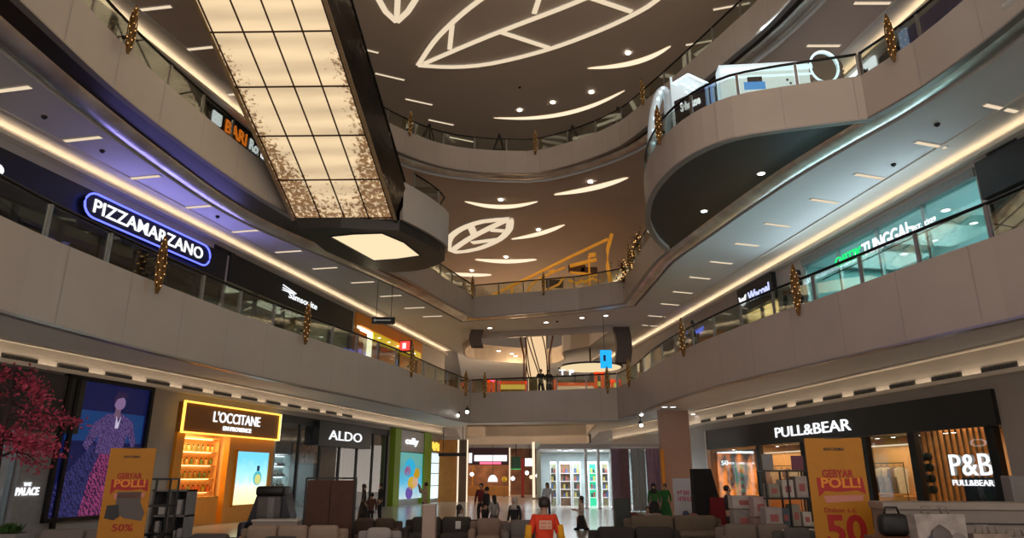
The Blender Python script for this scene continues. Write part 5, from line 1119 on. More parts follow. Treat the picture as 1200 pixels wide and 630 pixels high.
def box_thing(name, label, cat, px, d, w, dd, h, m, z=0, r=.01, rz=0, group=None):
    c = at_px(px, d, z); ob = MB().rbox(c, (w, dd, h), r, rz).solo(name, m); return tag(ob, label, cat, group)
# slim post
c = at_px(505, 11.2); t = thing('display_post', 'slim beige square post standing between dark sofas', 'post', c)
MB().rbox((0, 0, .03), (.20, .2, 1.03), .01).build('shaft', mat('beige_laminate', (.42, .31, .27), .5, var=.04), t, False, False); MB().rbox((0, 0, 0), (.3, .3, .03), .01).build('base_plate', M_BLACK, t, False, False); MB().rbox((0, 0, 1.06), (.21, .21, .02), .005).build('cap', mat('pale_cap', (.55, .5, .48), .5), t, False, False)
c = at_px(648, 11.6); t = thing('display_post', 'short white box pedestal beside the person in red uniform', 'pedestal', c); MB().rbox((0, 0, .02), (.22, .22, .72), .01).build('shaft', mat('white_laminate', (.75, .76, .76), .4, var=.03), t, False, False); MB().rbox((0, 0, 0), (.26, .26, .02), .005).build('base_plate', M_BLACK, t, False, False); MB().rbox((0, .0, .74), (.07, .07, .16), .01).build('price_holder', mat('paper_white', (.7, .68, .66), .7), t, False, False)
# brown partition
c = at_px(389, 13); t = thing('room_divider', 'tall brown two-panel partition in a thin black frame', 'partition', c)
for sg in (-1, 1): MB().rbox((sg * .215, 0, .06), (.42, .05, 1.36), .006).build('panel', mat('brown_panel', (.075, .032, .02), .75, var=.12), t, False, False)
mb = MB(); mb.box((0, 0, 1.44), (.92, .05, .03))
for x in (-.45, .45): mb.box((x, 0, 0), (.03, .05, 1.45))
mb.box((0, 0, .02), (.9, .05, .03)); mb.build('frame', M_BLACK, t, False, False)
for sg in (-1, 1): MB().rbox((sg * .42, 0, 0), (.06, .5, .02), .008).build('foot', M_BLACK, t, False, False)
# black rack and grey bookcase
c = at_px(193, 12.2); t = thing('display_rack', 'thin black metal rack beside the yellow banner', 'rack', c)
for x in (-.19, .19):
    for y in (-.15, .15): MB().box((x, y, 0), (.028, .028, 1.46)).build('post', M_BLACK, t, False, False)
for z in (.12, .55, 1.0, 1.43): MB().box((0, 0, z), (.41, .33, .03)).build('shelf', M_BLACK, t, False, False)
c = at_px(208, 13.0); t = thing('bookcase', 'grey open bookcase behind the thin black rack', 'bookcase', c); M_GREY = mat('grey_laminate', (.21, .20, .20), .5, var=.05)
for x in (-.31, .0, .31): MB().box((x, 0, 0), (.03, .35, 1.26)).build('side_panel', M_GREY, t, False, False)
for z in (.04, .42, .80, 1.23): MB().box((0, 0, z), (.65, .35, .03)).build('shelf', M_GREY, t, False, False)
MB().box((0, .17, .02), (.64, .015, 1.24)).build('back_panel', M_CHAR, t, False, False)
for k, (x, z, w, h) in enumerate(((-.15, .83, .13, .18), (.14, .83, .11, .26), (.22, .45, .10, .16), (-.2, .45, .08, .28), (.1, .45, .07, .12))):
    tag(MB().rbox((c.x + x, c.y - .04, z), (w, .14, h), .02).solo('storage_box', mat('white_ceramic', (.5, .49, .5), .4, var=.05)), ['squat white vase on upper shelf of the grey bookcase', 'tall white box on upper shelf of the grey bookcase', 'white box on lower shelf of the grey bookcase, aisle side', 'tall white book box on lower shelf beside the black rack', 'small white pot in the middle of the lower bookcase shelf'][k], 'box')
# yellow banners
def banner(px, d, ztop, w, label, fifty):
    c = at_px(px, d); t = thing('sale_banner', label, 'banner', c, math.atan2(-c.x, c.y) * .35); Y = mat('yellow_vinyl', (.50, .20, .004), .55, var=.04); Rm = mat('red_vinyl', (.42, .012, .008), .5); zb = .12  # yellow darkened so the vinyl carries the dim foreground's shade
    MB().box((0, 0, zb), (w, .02, ztop - zb)).build('sheet', Y, t, False, False)
    MB().box((0, .03, 0), (w * .7, .3, .03)).build('base', M_BLACK, t, False, False); MB().box((0, .02, .03), (.03, .03, ztop - .1)).build('pole', M_BLACK, t, False, False); MB().box((0, 0, ztop - .005), (w * .3, .04, .02)).build('clip', M_BLACK, t, False, False)
    H_ = ztop - zb; y = -.0105
    def tx(s, u0, u1, v0, v1, m, nm, bold=.0, sh=0):
        b = MB(); text_into(b, s, (-w / 2 + u0 * w, y - .004, ztop - v1 * w), (1, 0, 0), (0, 0, 1), (u1 - u0) * w, (v1 - v0) * w, .003, bold, sh); b.build(nm, m, t, False, False)
    def pl(pts, m, nm, k=0): b = MB(); b.prism([(-w / 2 + a * w, y - .001 - .001 * k, ztop - v * w) for a, v in pts], (0, -.002, 0)); b.build(nm, m, t, False, False)
    tx('INFORMA', .32, .68, .17, .225, M_BLACK, 'small_lettering', .01)
    tx('GEBYAR', .24, .78, .56, .70, Rm, 'red_lettering', .03)
    pl([(.13, .70), (.5, .74), (.92, .70), (.95, .98), (.8, .92), (.5, .95), (.25, .93), (.14, 1.04)], Rm, 'red_ribbon')
    tx('POLL!', .2, .88, .70, .88, mat('orange_print', (.85, .28, .02), .5), 'orange_lettering', .03)
    pl([(.22, 1.02), (.9, 1.0), (.88, 1.10), (.25, 1.14)], mat('pink_print', (.62, .25, .2), .6), 'pink_strip')
    if fifty:
        tx('Diskon s.d.', .2, .75, 1.22, 1.30, Rm, 'red_lettering', .01); tx('50', .2, .88, 1.33, 1.85, Rm, 'red_number', .03); tx('%', .72, .95, 1.95, 2.2, Rm, 'red_percent', .02)
    else:
        pl([(.3, .98), (.82, .98), (.82, 1.2), (.95, 1.45), (.9, 1.62), (.5, 1.55), (.3, 1.4)], mat('grey_print', (.12, .10, .10), .6), 'printed_sofa'); pl([(.12, 1.28), (.36, 1.26), (.42, 1.52), (.3, 1.6), (.1, 1.55)], M_BLACK, 'printed_chair', 1); tx('50%', .3, .75, 1.68, 1.84, Rm, 'red_number', .02)
    return t
banner(152, 11.0, 1.91, .66, 'yellow and red sale banner on a stand in front of the magenta gown screen', False)
banner(981, 9.4, 1.98, .72, 'tall yellow sale banner with red number in front of the clothing store', True)
# massage chair and counter
c = at_px(322, 14.2); t = thing('massage_chair', 'dark massage chair with slanted black back in front of perfume poster', 'chair', c); t.scale = (1.1, 1.1, 1.06)
P = [(-.42, 0, .1), (.36, 0, .1), (.40, 0, .7), (.26, 0, 1.18), (-.18, 0, 1.20), (-.34, 0, .62)]
MB().prism([(x, -.2, z) for x, y, z in P], (0, .4, 0)).build('shell', mat('navy_shell', (.02, .02, .035), .4, var=.1), t, False, False)
MB().rbox((.04, -.1, 1.06), (.5, .44, .17), .05).build('headrest', M_BLACK, t, True, False); MB().rbox((.03, -.23, .66), (.42, .12, .40), .05).build('back_cushion', mat('grey_cushion', (.13, .12, .12), .7, var=.1), t, True, False); MB().rbox((.08, -.29, .68), (.12, .03, .36), .01).build('grey_stripe', M_GREY, t, True, False)
MB().rbox((.0, -.3, .28), (.5, .4, .2), .06).build('seat', M_BLACK, t, True, False)
for sg in (-1, 1): MB().rbox((.02 + sg * .36, -.16, .1), (.14, .62, .52), .05).build('armrest', mat('navy_shell', (.02, .02, .035), .4, var=.1), t, True, False)
MB().rbox((-.3, -.45, .08), (.3, .4, .25), .08).build('footrest', mat('navy_shell', (.02, .02, .035), .4, var=.1), t, True, False)
c = at_px(331, 13.05); t = thing('sales_counter', 'beige box counter in front of the dark massage chair', 'counter', c); MB().rbox((0, 0, 0), (.80, .35, .72), .01).build('cabinet', mat('beige_laminate2', (.34, .28, .25), .5, var=.05), t, False, False); MB().rbox((0, 0, .72), (.84, .4, .03), .01).build('counter_top', mat('pale_cap', (.55, .5, .48), .5), t, False, False)
c = at_px(228, 11.3); t = thing('side_table', 'small white side table in front of the yellow beauty shop', 'table', c); MB().rbox((0, 0, .50), (.5, .4, .03), .01).build('table_top', mat('white_laminate', (.75, .76, .76), .4, var=.03), t, False, False)
for sx in (-1, 1):
    for sy in (-1, 1): MB().box((sx * .2, sy * .16, 0), (.03, .03, .5)).build('leg', M_BLACK, t, False, False)
# planter by the grey panel
c = at_px(20, 13.0); t = thing('planter', 'low white planter box with leafy green plant at the near edge', 'planter', c); MB().rbox((0, 0, 0), (.62, .35, .52), .02).build('box', mat('grey_planter', (.33, .31, .31), .6, var=.06), t, False, False)
MB().box((0, 0, .5), (.56, .3, .03)).build('soil', mat('soil', (.03, .02, .015), .9, var=.3, scale=20), t, False, False); mb = MB(); rnd = random.Random(3)
for k in range(150):
    a = rnd.uniform(0, 6.28); r = rnd.uniform(0, .24); L = rnd.uniform(.1, .22); b = Vector((r * math.cos(a) * 1.1, r * math.sin(a) * .5, .52)); d = Vector((math.cos(a) * .5, math.sin(a) * .4, rnd.uniform(.4, 1))).normalized(); s_ = d.cross(Vector((0, 0, 1))).normalized() * .03
    mb.add([b, b + d * L * .5 + s_, b + d * L, b + d * L * .5 - s_], [(0, 1, 2, 3)])
o = mb.build('foliage', mat('leaf_green', (.05, .13, .025), .6, var=.4, scale=9), t, False, False)
# pink maple
c = at_px(-6, 11.0); t = thing('maple_tree', 'artificial maple tree with pink red leaves at the near edge', 'tree', c); rnd = random.Random(8); mb = MB(); lf = MB()
P0 = [Vector((0, 0, 0)), Vector((.04, 0, 1.0)), Vector((-.03, 0, 2.0)), Vector((.0, 0, 3.1))]; mb.tube(P0, [.07, .06, .05, .02], 8)
def leafcl(p, n, sp):
    for _ in range(n):
        q = p + Vector((rnd.gauss(0, sp), rnd.gauss(0, sp), rnd.gauss(0, sp * .7))); a = Vector((rnd.gauss(0, 1), rnd.gauss(0, 1), rnd.gauss(0, 1))).normalized(); b = a.cross(Vector((rnd.gauss(0, 1), rnd.gauss(0, 1), rnd.gauss(0, 1)))).normalized(); L = rnd.uniform(.028, .05)
        lf.add([q, q + a * L + b * L * .45, q + a * L * 2, q + a * L - b * L * .45], [(0, 1, 2, 3)])
for k in range(24):
    z = rnd.uniform(1.75, 3.1); a = rnd.uniform(0, 6.28); L = rnd.uniform(.5, 1.05) * (1.2 if z < 2.7 else .7); st = Vector((0, 0, z)); dr = Vector((math.cos(a), math.sin(a), rnd.uniform(-.1, .25)))
    pts = [st + dr * L * f + Vector((0, 0, -.25 * f * f + rnd.uniform(-.04, .04))) for f in (0, .3, .6, 1)]; mb.tube(pts, [.025, .018, .012, .006], 5)
    for f in (.35, .5, .65, .8, .9, 1.0): leafcl(st + dr * L * f + Vector((0, 0, -.25 * f * f)), 20, .09)
mb.build('trunk', mat('dark_bark', (.04, .02, .02), .8, var=.3), t, True, False); o = lf.build('foliage', mat('pink_leaf', (.42, .045, .10), .6, var=.4, scale=5), t, False, False)
# poster stand, black draped stand
c = at_px(800, 19); t = thing('poster_stand', 'white poster stand with pink lettering near the far pillar', 'poster', c); MB().box((0, 0, .3), (.56, .03, 1.13)).build('board', mat('poster_white', (.55, .55, .62), .5, var=.05), t, False, False)
mb = MB()
for k, z in enumerate((1.02, .86)): strokes_into(mb, 20 + k, (-.17, -.016, z), (1, 0, 0), [.3, .36][k], .11, .004)
mb.build('pink_lettering', mat('pink_letter', (.6, .12, .2), .6), t, False, False); MB().lathe([(.01, 0), (.08, .02), (.09, .12), (.05, .2)], (0, -.05, .42), 10, sy=.2).build('printed_figure', mat('print_blue', (.08, .1, .2), .6), t, False, False)
for sg in (-1, 1): MB().box((sg * .25, .02, 0), (.03, .03, 1.45)).build('leg', M_POST, t, False, False); MB().box((sg * .25, .02, 0), (.04, .35, .02)).build('foot', M_POST, t, False, False)
c = at_px(824, 17.5); t = thing('draped_stand', 'tall black draped stand with a red cloth over its side', 'stand', c)
MB().hexa([(-.3, -.2, .02), (.5, -.2, .02), (.5, .2, .02), (-.3, .2, .02), (-.28, -.15, 1.66), (.16, -.15, 1.66), (.16, .15, 1.66), (-.28, .15, 1.66)]).build('black_drape', mat('black_cloth', (.008, .008, .009), .9, var=.2), t, False, False); MB().hexa([(.0, -.3, .02), (.55, -.3, .02), (.55, -.19, .02), (.0, -.19, .02), (.06, -.26, 1.0), (.44, -.26, 1.0), (.44, -.19, 1.0), (.06, -.19, 1.0)]).build('red_cloth', mat('crimson_cloth', (.18, .008, .015), .85, var=.2), t, False, False)
for x in (-.2, .3): MB().box((x, 0, 0), (.05, .3, .03)).build('foot', M_BLACK, t, False, False)
# metal rack with cartons
c = at_px(918, 13.5); t = thing('storage_rack', 'black metal rack loaded with cartons in front of the clothing store', 'rack', c)
for x in (-.42, .0, .42):
    for y in (-.18, .18): MB().box((x, y, 0), (.03, .03, 1.60)).build('post', M_BLACK, t, False, False)
RZ = (.1, .58, 1.08, 1.57)
for z in RZ: MB().box((0, 0, z), (.88, .40, .03)).build('shelf', M_BLACK, t, False, False)
cc = [(.42, .36, .34), (.36, .2, .2), (.5, .47, .46), (.1, .12, .16), (.3, .28, .22), (.55, .5, .45)]
def carton(c, w, dd, h, col, label, group=None, rz=0):
    t = thing('carton', label, 'box', c, rz, group); m = mat('carton_%s' % '_'.join('%d' % (x * 99) for x in col), col, .7, var=.1); MB().rbox((0, 0, 0), (w, dd, h), .008, 0, 1).build('box_body', m, t, False, False); MB().rbox((0, -dd / 2 - .002, h * .3), (w * .5, .006, h * .35), .002, 0, 1).build('printed_label', mat('carton_print', (.4, .12, .12), .7), t, False, False); return t
k = 0
for j, (z, row) in enumerate(((RZ[0] + .03, 3), (RZ[1] + .03, 4), (RZ[2] + .03, 3))):
    for i in range(row):
        w = .78 / row; x = -.39 + w * (i + .5); h = .25 + .13 * ((i * 7 + j * 3) % 3) / 2
        carton((c.x + x, c.y - .02, z), w * .82, .3, h, cc[(i + 2 * j) % 6], '%s box from the far side on the %s shelf of the black metal rack' % (ORD[i], ['bottom', 'middle', 'upper'][j]), 'cartons on the black metal rack')
for i, (px, d, z, w, h, col) in enumerate(((866, 14, .0, .55, .45, (.36, .33, .31)), (866, 14, .46, .42, .42, (.28, .25, .24)), (868, 14, .89, .5, .24, (.46, .42, .40)), (884, 13.6, 0, .3, .75, (.3, .2, .2)), (885, 13.6, .76, .26, .36, (.45, .34, .33)), (898, 13.2, 0, .28, .6, (.3, .26, .25)), (899, 13.2, .61, .3, .34, (.38, .34, .33)))):
    c = at_px(px, d, z); carton(c, w, .3, h, col, ['wide carton at the foot of the stack by the dark-vested person', 'middle carton of the stack by the dark-vested person', 'pale flat carton on top of the stack by the dark-vested person', 'tall brownish carton under the pink one', 'pinkish carton on top of the tall brownish carton', 'carton next to the black metal rack at floor', 'carton with red print on top beside the black metal rack'][i])
for i, (px, d, z, w, h, lab) in enumerate(((901, 13.3, 1.605, .2, .28, 'grey leaning board standing on top of the black metal rack'), (936, 13.5, 1.605, .22, .26, 'purple-pink board standing on top of the black metal rack'))): tag(MB().rbox(at_px(px, d, z), (w, .04, h), .005).solo('small_board', mat('board_%d' % i, [(.25, .25, .26), (.2, .06, .1)][i], .5, var=.05)), lab, 'board')
# counter with groove lines and goods at the near right
c = at_px(1125, 8.6); rz = -.18; t = thing('long_counter', 'long taupe grooved counter in front of the lit window letters', 'counter', c, rz); M_TP = mat('taupe_laminate', (.24, .205, .18), .5, var=.05)
MB().rbox((0, 0, 0), (1.95, .5, 1.12), .01).build('cabinet', M_TP, t, False, False); MB().rbox((0, 0, 1.12), (2.0, .56, .08), .01).build('counter_top', mat('taupe_top', (.30, .26, .23), .45, var=.05), t, False, False)
for z in (.80, .96): MB().box((.15, -.253, z), (1.6, .01, .02)).build('groove', M_BLACK, t, False, False)
c = at_px(1040, 7.6); t = thing('wooden_table', 'low brown wooden table with a black bag on it', 'table', c); MB().rbox((0, 0, .86), (.5, .4, .04), .01).build('table_top', mat('brown_wood', (.13, .05, .025), .5, var=.2), t, False, False)
for sx in (-1, 1):
    for sy in (-1, 1): MB().box((sx * .21, sy * .16, 0), (.04, .04, .86)).build('leg', M_BLACK, t, False, False)
c = at_px(1038, 7.6, .90); t = thing('handbag', 'black handbag on the low brown table', 'bag', c); MB().rbox((0, 0, 0), (.30, .16, .22), .06).build('bag_body', mat('black_leather', (.012, .012, .013), .45, var=.2), t, True, False); MB().tube([(-.08, 0, .21), (-.06, 0, .28), (.06, 0, .28), (.08, 0, .21)], .012).build('handle', M_BLACK, t, True, False)
c = at_px(1092, 6.2); t = thing('display_stand', 'narrow dark stand carrying the big translucent bag', 'stand', c); MB().box((0, 0, .74), (1.5, .4, .03)).build('stand_top', M_CHAR, t, False, False)
for x in (-.65, .65): MB().box((x, 0, 0), (.05, .3, .74)).build('leg', M_BLACK, t, False, False)
def tote(px, d, z, w, h, col, label, extra=None):
    c = at_px(px, d, z); t = thing('shopping_bag', label, 'bag', c); MB().hexa([(-w * .46, -.07, 0), (w * .46, -.07, 0), (w * .46, .07, 0), (-w * .46, .07, 0), (-w / 2, -.06, h), (w / 2, -.06, h), (w / 2, .06, h), (-w / 2, .06, h)]).build('bag_body', mat('tote_%d' % int(px), col, .6, var=.25, scale=9), t, False, False)
    for y in (-.05, .05): MB().tube([(-w * .2, y, h), (-w * .17, y, h + .06), (w * .17, y, h + .06), (w * .2, y, h)], .008, 6).build('handle', M_TP, t, True, False)
    for k, (x, z_, r, cl) in enumerate(extra or ()): MB().lathe([(.005, -r), (r * .8, -r * .5), (r, 0), (r * .8, r * .5), (.005, r)], (x, -.075, z_), 10, sy=.25).build('packed_item', mat('packed_%d_%d' % (px, k), cl, .6, var=.2), t, True, False)
tote(1088, 6.1, .772, .42, .42, (.34, .30, .28), 'big translucent bag of folded bedding at the near edge of the counter', ((-.1, .14, .12, (.07, .07, .1)), (.06, .1, .1, (.3, .2, .18)), (.12, .2, .08, (.22, .2, .2)), (-.02, .25, .09, (.12, .1, .1))))
tote(1143, 6.2, .772, .30, .26, (.28, .22, .18), 'small brown bag beside the big translucent bag', ((.0, .14, .07, (.08, .05, .04)),)); tote(1180, 6.3, .0, .36, 1.0, (.22, .2, .18), 'grey paper bag at the end of the long counter')
tag(MB().rbox(at_px(1190, 9.6, 0), (.3, .2, 1.5), .02).solo('grey_cabinet', M_GREY), 'grey narrow cabinet behind the long counter', 'cabinet')
tag(MB().rbox(at_px(727, 16.5, 0), (.35, .3, 1.0), .03).solo('dark_cabinet', mat('dark_teal', (.03, .04, .04), .5, var=.1)), 'small dark cabinet in front of the white poles', 'cabinet')
tag(MB().rbox(at_px(120, 12.9, 0), (1.3, .3, .42), .02).solo('low_bench', mat('brown_wood', (.13, .05, .025), .5, var=.2)), 'low brown bench under the gown screen', 'bench')
# ================================================================== far end, ground floor
def P3(px, py, y): return aty(px, py, y)
def quad_box(px0, px1, z0, z1, y, dd, name, m, parent=None):
    ze = EYE if z0 < 3.5 else (z0 + z1) / 2; a = at_px(px0, y, 0, ze); b = at_px(px1, y, 0, ze); mb = MB().obox((a.x, y, z0), (b.x - a.x, 0, 0), (0, dd, 0), (0, 0, z1 - z0))
    return mb.build(name, m, parent) if parent else mb.solo(name, m)
M_OAK = mat('orange_oak', (.50, .20, .04), .5, var=.12, scale=2); M_PLASTER = mat('plaster', (.45, .43, .41), .7, var=.04)
t = thing('wood_pier', 'orange wood clad pier with glowing vertical strips beside the green shop', 'pier', at_px(526, 43, 0)); quad_box(514, 534, 0, 3.6, 43, 1.0, 'cladding', M_OAK, t)
quad_box(535.5, 537.2, 0, 3.6, 42.9, .1, 'light_strip', M_WARM, t); quad_box(546.5, 548, 0, 3.6, 42.9, .1, 'light_strip', M_WARM, t); quad_box(537.2, 546.5, 0, 3.6, 43.2, .6, 'dark_cladding', mat('brown_clad', (.09, .05, .035), .5, var=.1), t)
t = thing('direction_sign', 'dark hanging sign band beside the orange wood pier', 'sign', at_px(530, 42, 2.55)); quad_box(513, 546, 2.6, 2.8, 42, .08, 'sign_board', M_BLACK, t)
for px in (518, 541): quad_box(px, px + .8, 2.8, CZ[0], 42.03, .03, 'hanger', M_BLACK, t)
# ground far wall with shops
struct(MB().obox((-8, 57, 3.6), (16, 0, 0), (0, .3, 0), (0, 0, 1.2)).build('wall_far', M_PLASTER))
t = thing('storefront', 'far bakery with white lettering over pink line and warm interior', 'shop front', at_px(572, 55.5, 0))
quad_box(549, 598, 2.3, 3.6, 55.5, .2, 'sign_band', mat('maroon_band', (.05, .015, .02), .5), t); quad_box(549, 553, 2.45, 3.2, 55.4, .1, 'round_mark', M_LETW, t)
mb = MB(); a = at_px(555.5, 55.4); b = at_px(594, 55.4); mb.obox((a.x, 55.42, 2.58), (b.x - a.x, 0, 0), (0, .06, 0), (0, 0, .46)); strokes_into(mb, 9, (a.x, 55.4, 2.6), (1, 0, 0), b.x - a.x, .42, .05); mb.build('lettering', M_LETW, t)
quad_box(562, 587, 2.36, 2.52, 55.38, .05, 'pink_line', glow('pink_line', (1, .12, .22), 2), t); quad_box(549, 598, .0, .75, 55.3, .5, 'counter', M_OAK, t); quad_box(596.5, 598, 0, 3.6, 55.3, .2, 'light_strip', M_WARM, t)
quad_box(553, 554.5, .7, 2.3, 55.35, .1, 'warm_post', mat('amber_panel', (.88, .36, .02), .45, 0, var=.04), t)
struct(MB().obox((-5, 59.5, 0), (11, 0, 0), (0, .1, 0), (0, 0, 4)).build('wall_far', mat('brown_back', (.18, .08, .04), .6, var=.4, scale=1.2)))
lamp('far_shop_lamp', 'AREA', (-2.3, 57.6, 3.4), 160, (1, .62, .34), 4, 2.5)
t = thing('pendant_lamp', 'white glowing bell-shaped lamp in the far bakery', 'lamp', at_px(577.5, 54.6, 1.4)); c = at_px(577.5, 54.6, .0); MB().lathe([(.38, 1.05), (.34, 1.3), (.2, 1.5), (.05, 1.56)], c, 14).build('shade', M_LETW, t, True); MB().tube([(c.x, c.y, 1.55), (c.x, c.y, CZ[0])], .02, 6).build('cord', M_BLACK, t)
for k, px in enumerate((553, 601, 617.5, 622.5, 630)):
    c = at_px(px, 53.6, 0); t = thing('globe_lamp', ['round white lamp at the near end of the far bakery', 'round white lamp by the green board', 'white lamp beside the red post', 'large pale lamp between red post and glass shop', 'white lamp at the glass shop corner'][k], 'lamp', (c.x, c.y, 1.3)); z = [1.6, 1.3, 1.7, 1.4, 1.5][k]
    MB().lathe([(.01, -.15), (.11, -.1), (.15, 0), (.11, .1), (.01, .15)], (c.x, c.y, z), 12).build('globe', M_WHITE if k != 3 else M_WARM, t, True); MB().tube([(c.x, c.y, z + .14), (c.x, c.y, CZ[0])], .012, 5).build('cord', M_BLACK, t)
c = at_px(591, 53.8, 0); t = thing('yellow_balloon', 'yellow balloon on a string at the far bakery', 'balloon', c); MB().lathe([(.01, 0), (.16, .08), (.22, .24), (.16, .4), (.01, .46)], (c.x, c.y, 1.0), 12).build('balloon_skin', mat('yellow_balloon', (.9, .6, .03), .35, var=.05), t, True); MB().tube([c, c + Vector((0, 0, 1.0))], .01, 5).build('string', M_BLACK, t); MB().lathe([(.06, 0), (.06, .04)], c, 8).build('weight', M_BLACK, t)
t = thing('notice_board', 'dark green board above the far walkway', 'board', at_px(604, 54, 2.2)); quad_box(599, 610, 2.0, 2.9, 54, .08, 'board_face', mat('board_green', (.02, .09, .06), .5, var=.1), t); quad_box(598.6, 610.4, 1.95, 2.0, 53.98, .1, 'lower_edge', glow('green_edge', (.1, .8, .2), .8), t); quad_box(604, 605, 2.9, CZ[0], 54.02, .04, 'hanger', M_BLACK, t)
t = thing('red_post', 'red banner post at the far end', 'post', at_px(612.5, 52, 0)); quad_box(611, 614, 0, 2.7, 52, .15, 'post_body', mat('red_post', (.35, .02, .025), .5, var=.1), t); quad_box(610, 615, 0, .05, 51.9, .35, 'base', M_BLACK, t)
t = thing('lit_sign_panel', 'small white lit sign by the red post', 'sign', at_px(620, 54, 2.2)); quad_box(615.5, 625, 2.2, 2.75, 54, .1, 'light_box', M_WHITE, t); quad_box(620, 620.8, 2.75, CZ[0], 54.03, .03, 'hanger', M_BLACK, t)
for k, (p0, p1, m) in enumerate(((624, 627, M_WARM), (629, 634, mat('pale_blue_pier', (.45, .6, .66), .5)))): t = thing('shop_pier', ['narrow glowing cream pier beside the glass shop', 'pale blue pier at the glass shop corner'][k], 'pier', at_px(p0, 48, 0)); quad_box(p0, p1, 0, 3.7, 48, .3, 'shaft', m, t); quad_box(p0 - .5, p1 + .5, 0, .1, 47.95, .4, 'foot', M_GREY, t)
# glass shop with white poles
YG = 34.0
M_POLE = mat('white_pole', (.85, .85, .87), .4, var=.03)
for k, px in enumerate((687, 702, 717.5, 733)): t = thing('white_pole', ['first slender white pole from the walkers', 'second slender white pole from the walkers', 'third slender white pole from the walkers', 'fourth slender white pole, before the pink curtain'][k], 'pole', at_px(px, YG, 0)); quad_box(px - 1.5, px + 1.5, .05, 2.75, YG, .14, 'shaft', M_POLE, t); quad_box(px - 2.6, px + 2.6, 0, .05, YG - .05, .25, 'base_plate', M_POLE, t)
t = thing('shop_canopy', 'white flat canopy over the glass shop poles', 'canopy', at_px(690, YG, 2.75)); quad_box(634, 776, 2.75, 2.95, YG - .1, 6, 'canopy_slab', mat('canopy_paint', (.55, .53, .52), .7, var=.03), t); quad_box(634, 776, 2.72, 2.76, YG - .14, .06, 'canopy_edge', mat('edge_trim', (.35, .32, .30), .3, .6), t)
for k, px in enumerate((656, 664, 670, 692, 698, 705)): downlight((at_px(px, YG + 1.5 + (k % 2)).x, YG + 1.5 + (k % 2), 2.745), 0, 'bright downlight under the white canopy', 'downlights under the white canopy', .14, M_WHITE)
for k, px in enumerate((763, 784, 794)): downlight((at_px(px, 30).x, 30, CZ[0]), 0, 'ground-floor ceiling downlight beside the white lettered pillar', 'downlights by the lettered pillar', .12, M_WHITE)
struct(quad_box(634, 770, 0, 2.75, YG + 6, .2, 'shop_wall', mat('mint_wall', (.52, .60, .62), .6, var=.05)))
lamp('void_fill', 'POINT', (.5, 46, 8.0), 420, (1, .66, .36), .6)  # added fill with no fitting, warms the far fascia
lamp('glass_shop_lamp', 'AREA', (4.0, YG + 3, 2.7), 300, (.85, .95, 1), 3.5, 3)
for k, (p0, p1, c_, lab) in enumerate(((645, 652, (.45, .48, .30), 'pale yellow-green lit shelf tower nearest the walkers'), (656, 669, (.28, .17, .10), 'brown product shelf in the glass shop'), (671, 680, (.45, .5, .36), 'pale olive shelf tower behind the beige-topped person'), (690, 699, (.04, .62, .36), 'bright mint lit shelf tower between the poles'), (705, 713, (.38, .36, .22), 'sand coloured shelf tower between the poles'))):
    t = thing('shelf_tower', lab, 'shelf', at_px((p0 + p1) / 2, YG + 3.5, 0)); quad_box(p0, p1, 0, 2.1, YG + 3.6, .3, 'back_panel', mat('tower_%d' % k, c_, .5, var=.1) if k != 3 else mat('mint_glow', (.03, .4, .25), .5, emit=(.03, .75, .38), es=.7), t)
    quad_box(p0 - .4, p0 + .6, 0, 2.2, YG + 3.4, .5, 'side_panel', M_POLE, t); quad_box(p1 - .6, p1 + .4, 0, 2.2, YG + 3.4, .5, 'side_panel', M_POLE, t); quad_box(p0, p1, 2.1, 2.2, YG + 3.4, .5, 'lit_top', M_WHITE, t)
    for z in (.4, .8, 1.2, 1.6): quad_box(p0 + .6, p1 - .6, z, z + .03, YG + 3.4, .25, 'shelf_board', M_POLE, t)
    for j, z in enumerate((.43, .83, 1.23, 1.63)):
        x0 = p0 + 1.2; q = at_px((p0 + p1) / 2, YG + 3.5, z)
        for i in range(2): tag(MB().rbox((q.x + (i - .5) * .12, q.y + .02, z), (.09, .1, .2 + .05 * ((i + j) % 2)), .01).solo('product_box', mat('product_%d' % ((i + j + k) % 4), [(.4, .1, .08), (.1, .15, .3), (.5, .4, .1), (.05, .05, .06)][(i + j + k) % 4], .5)), 'small product box on the %s' % lab, 'box', 'products on the ' + lab)
for k, (p0, p1, c_, lab) in enumerate(((718, 726, (.45, .34, .46), 'lilac curtain behind the white poles'), (726, 738, (.34, .22, .26), 'mauve curtain by the fourth white pole'), (741, 757, (.46, .50, .52), 'pale grey-blue curtain beside the mauve one'), (759, 775, (.48, .33, .45), 'pink curtain behind the green outfit'))):
    a = at_px(p0, 31.5); b = at_px(p1, 31.5); mb = MB(); n = 24; pts = [(a.x + (b.x - a.x) * i / n, 31.5 + k * .02 + .05 * math.sin(i * 1.3)) for i in range(n + 1)]
    t = thing('curtain', lab, 'curtain', ((a.x + b.x) / 2, 31.5, .03)); mb.sweep(pts, [(0, .03), (0, 2.65), (.02, 2.65), (.02, .03)], closed=True); mb.build('fabric', mat('curtain_%d' % k, c_, .85, var=.06), t); MB().tube([(a.x - .03, 31.5, 2.7), (b.x + .03, 31.5, 2.7)], .025, 8).build('curtain_rod', M_POLE, t)
struct(quad_box(776, 812, 0, 4.3, 31.0, .3, 'wall_right', mat('salmon_wall', (.50, .34, .28), .6, var=.04))); t = thing('door_trim', 'orange door edge beside the pink curtain', 'trim', at_px(777.5, 30.9, 0)); quad_box(775.5, 779.5, 0, 2.6, 30.85, .12, 'jamb', M_AMBER, t)
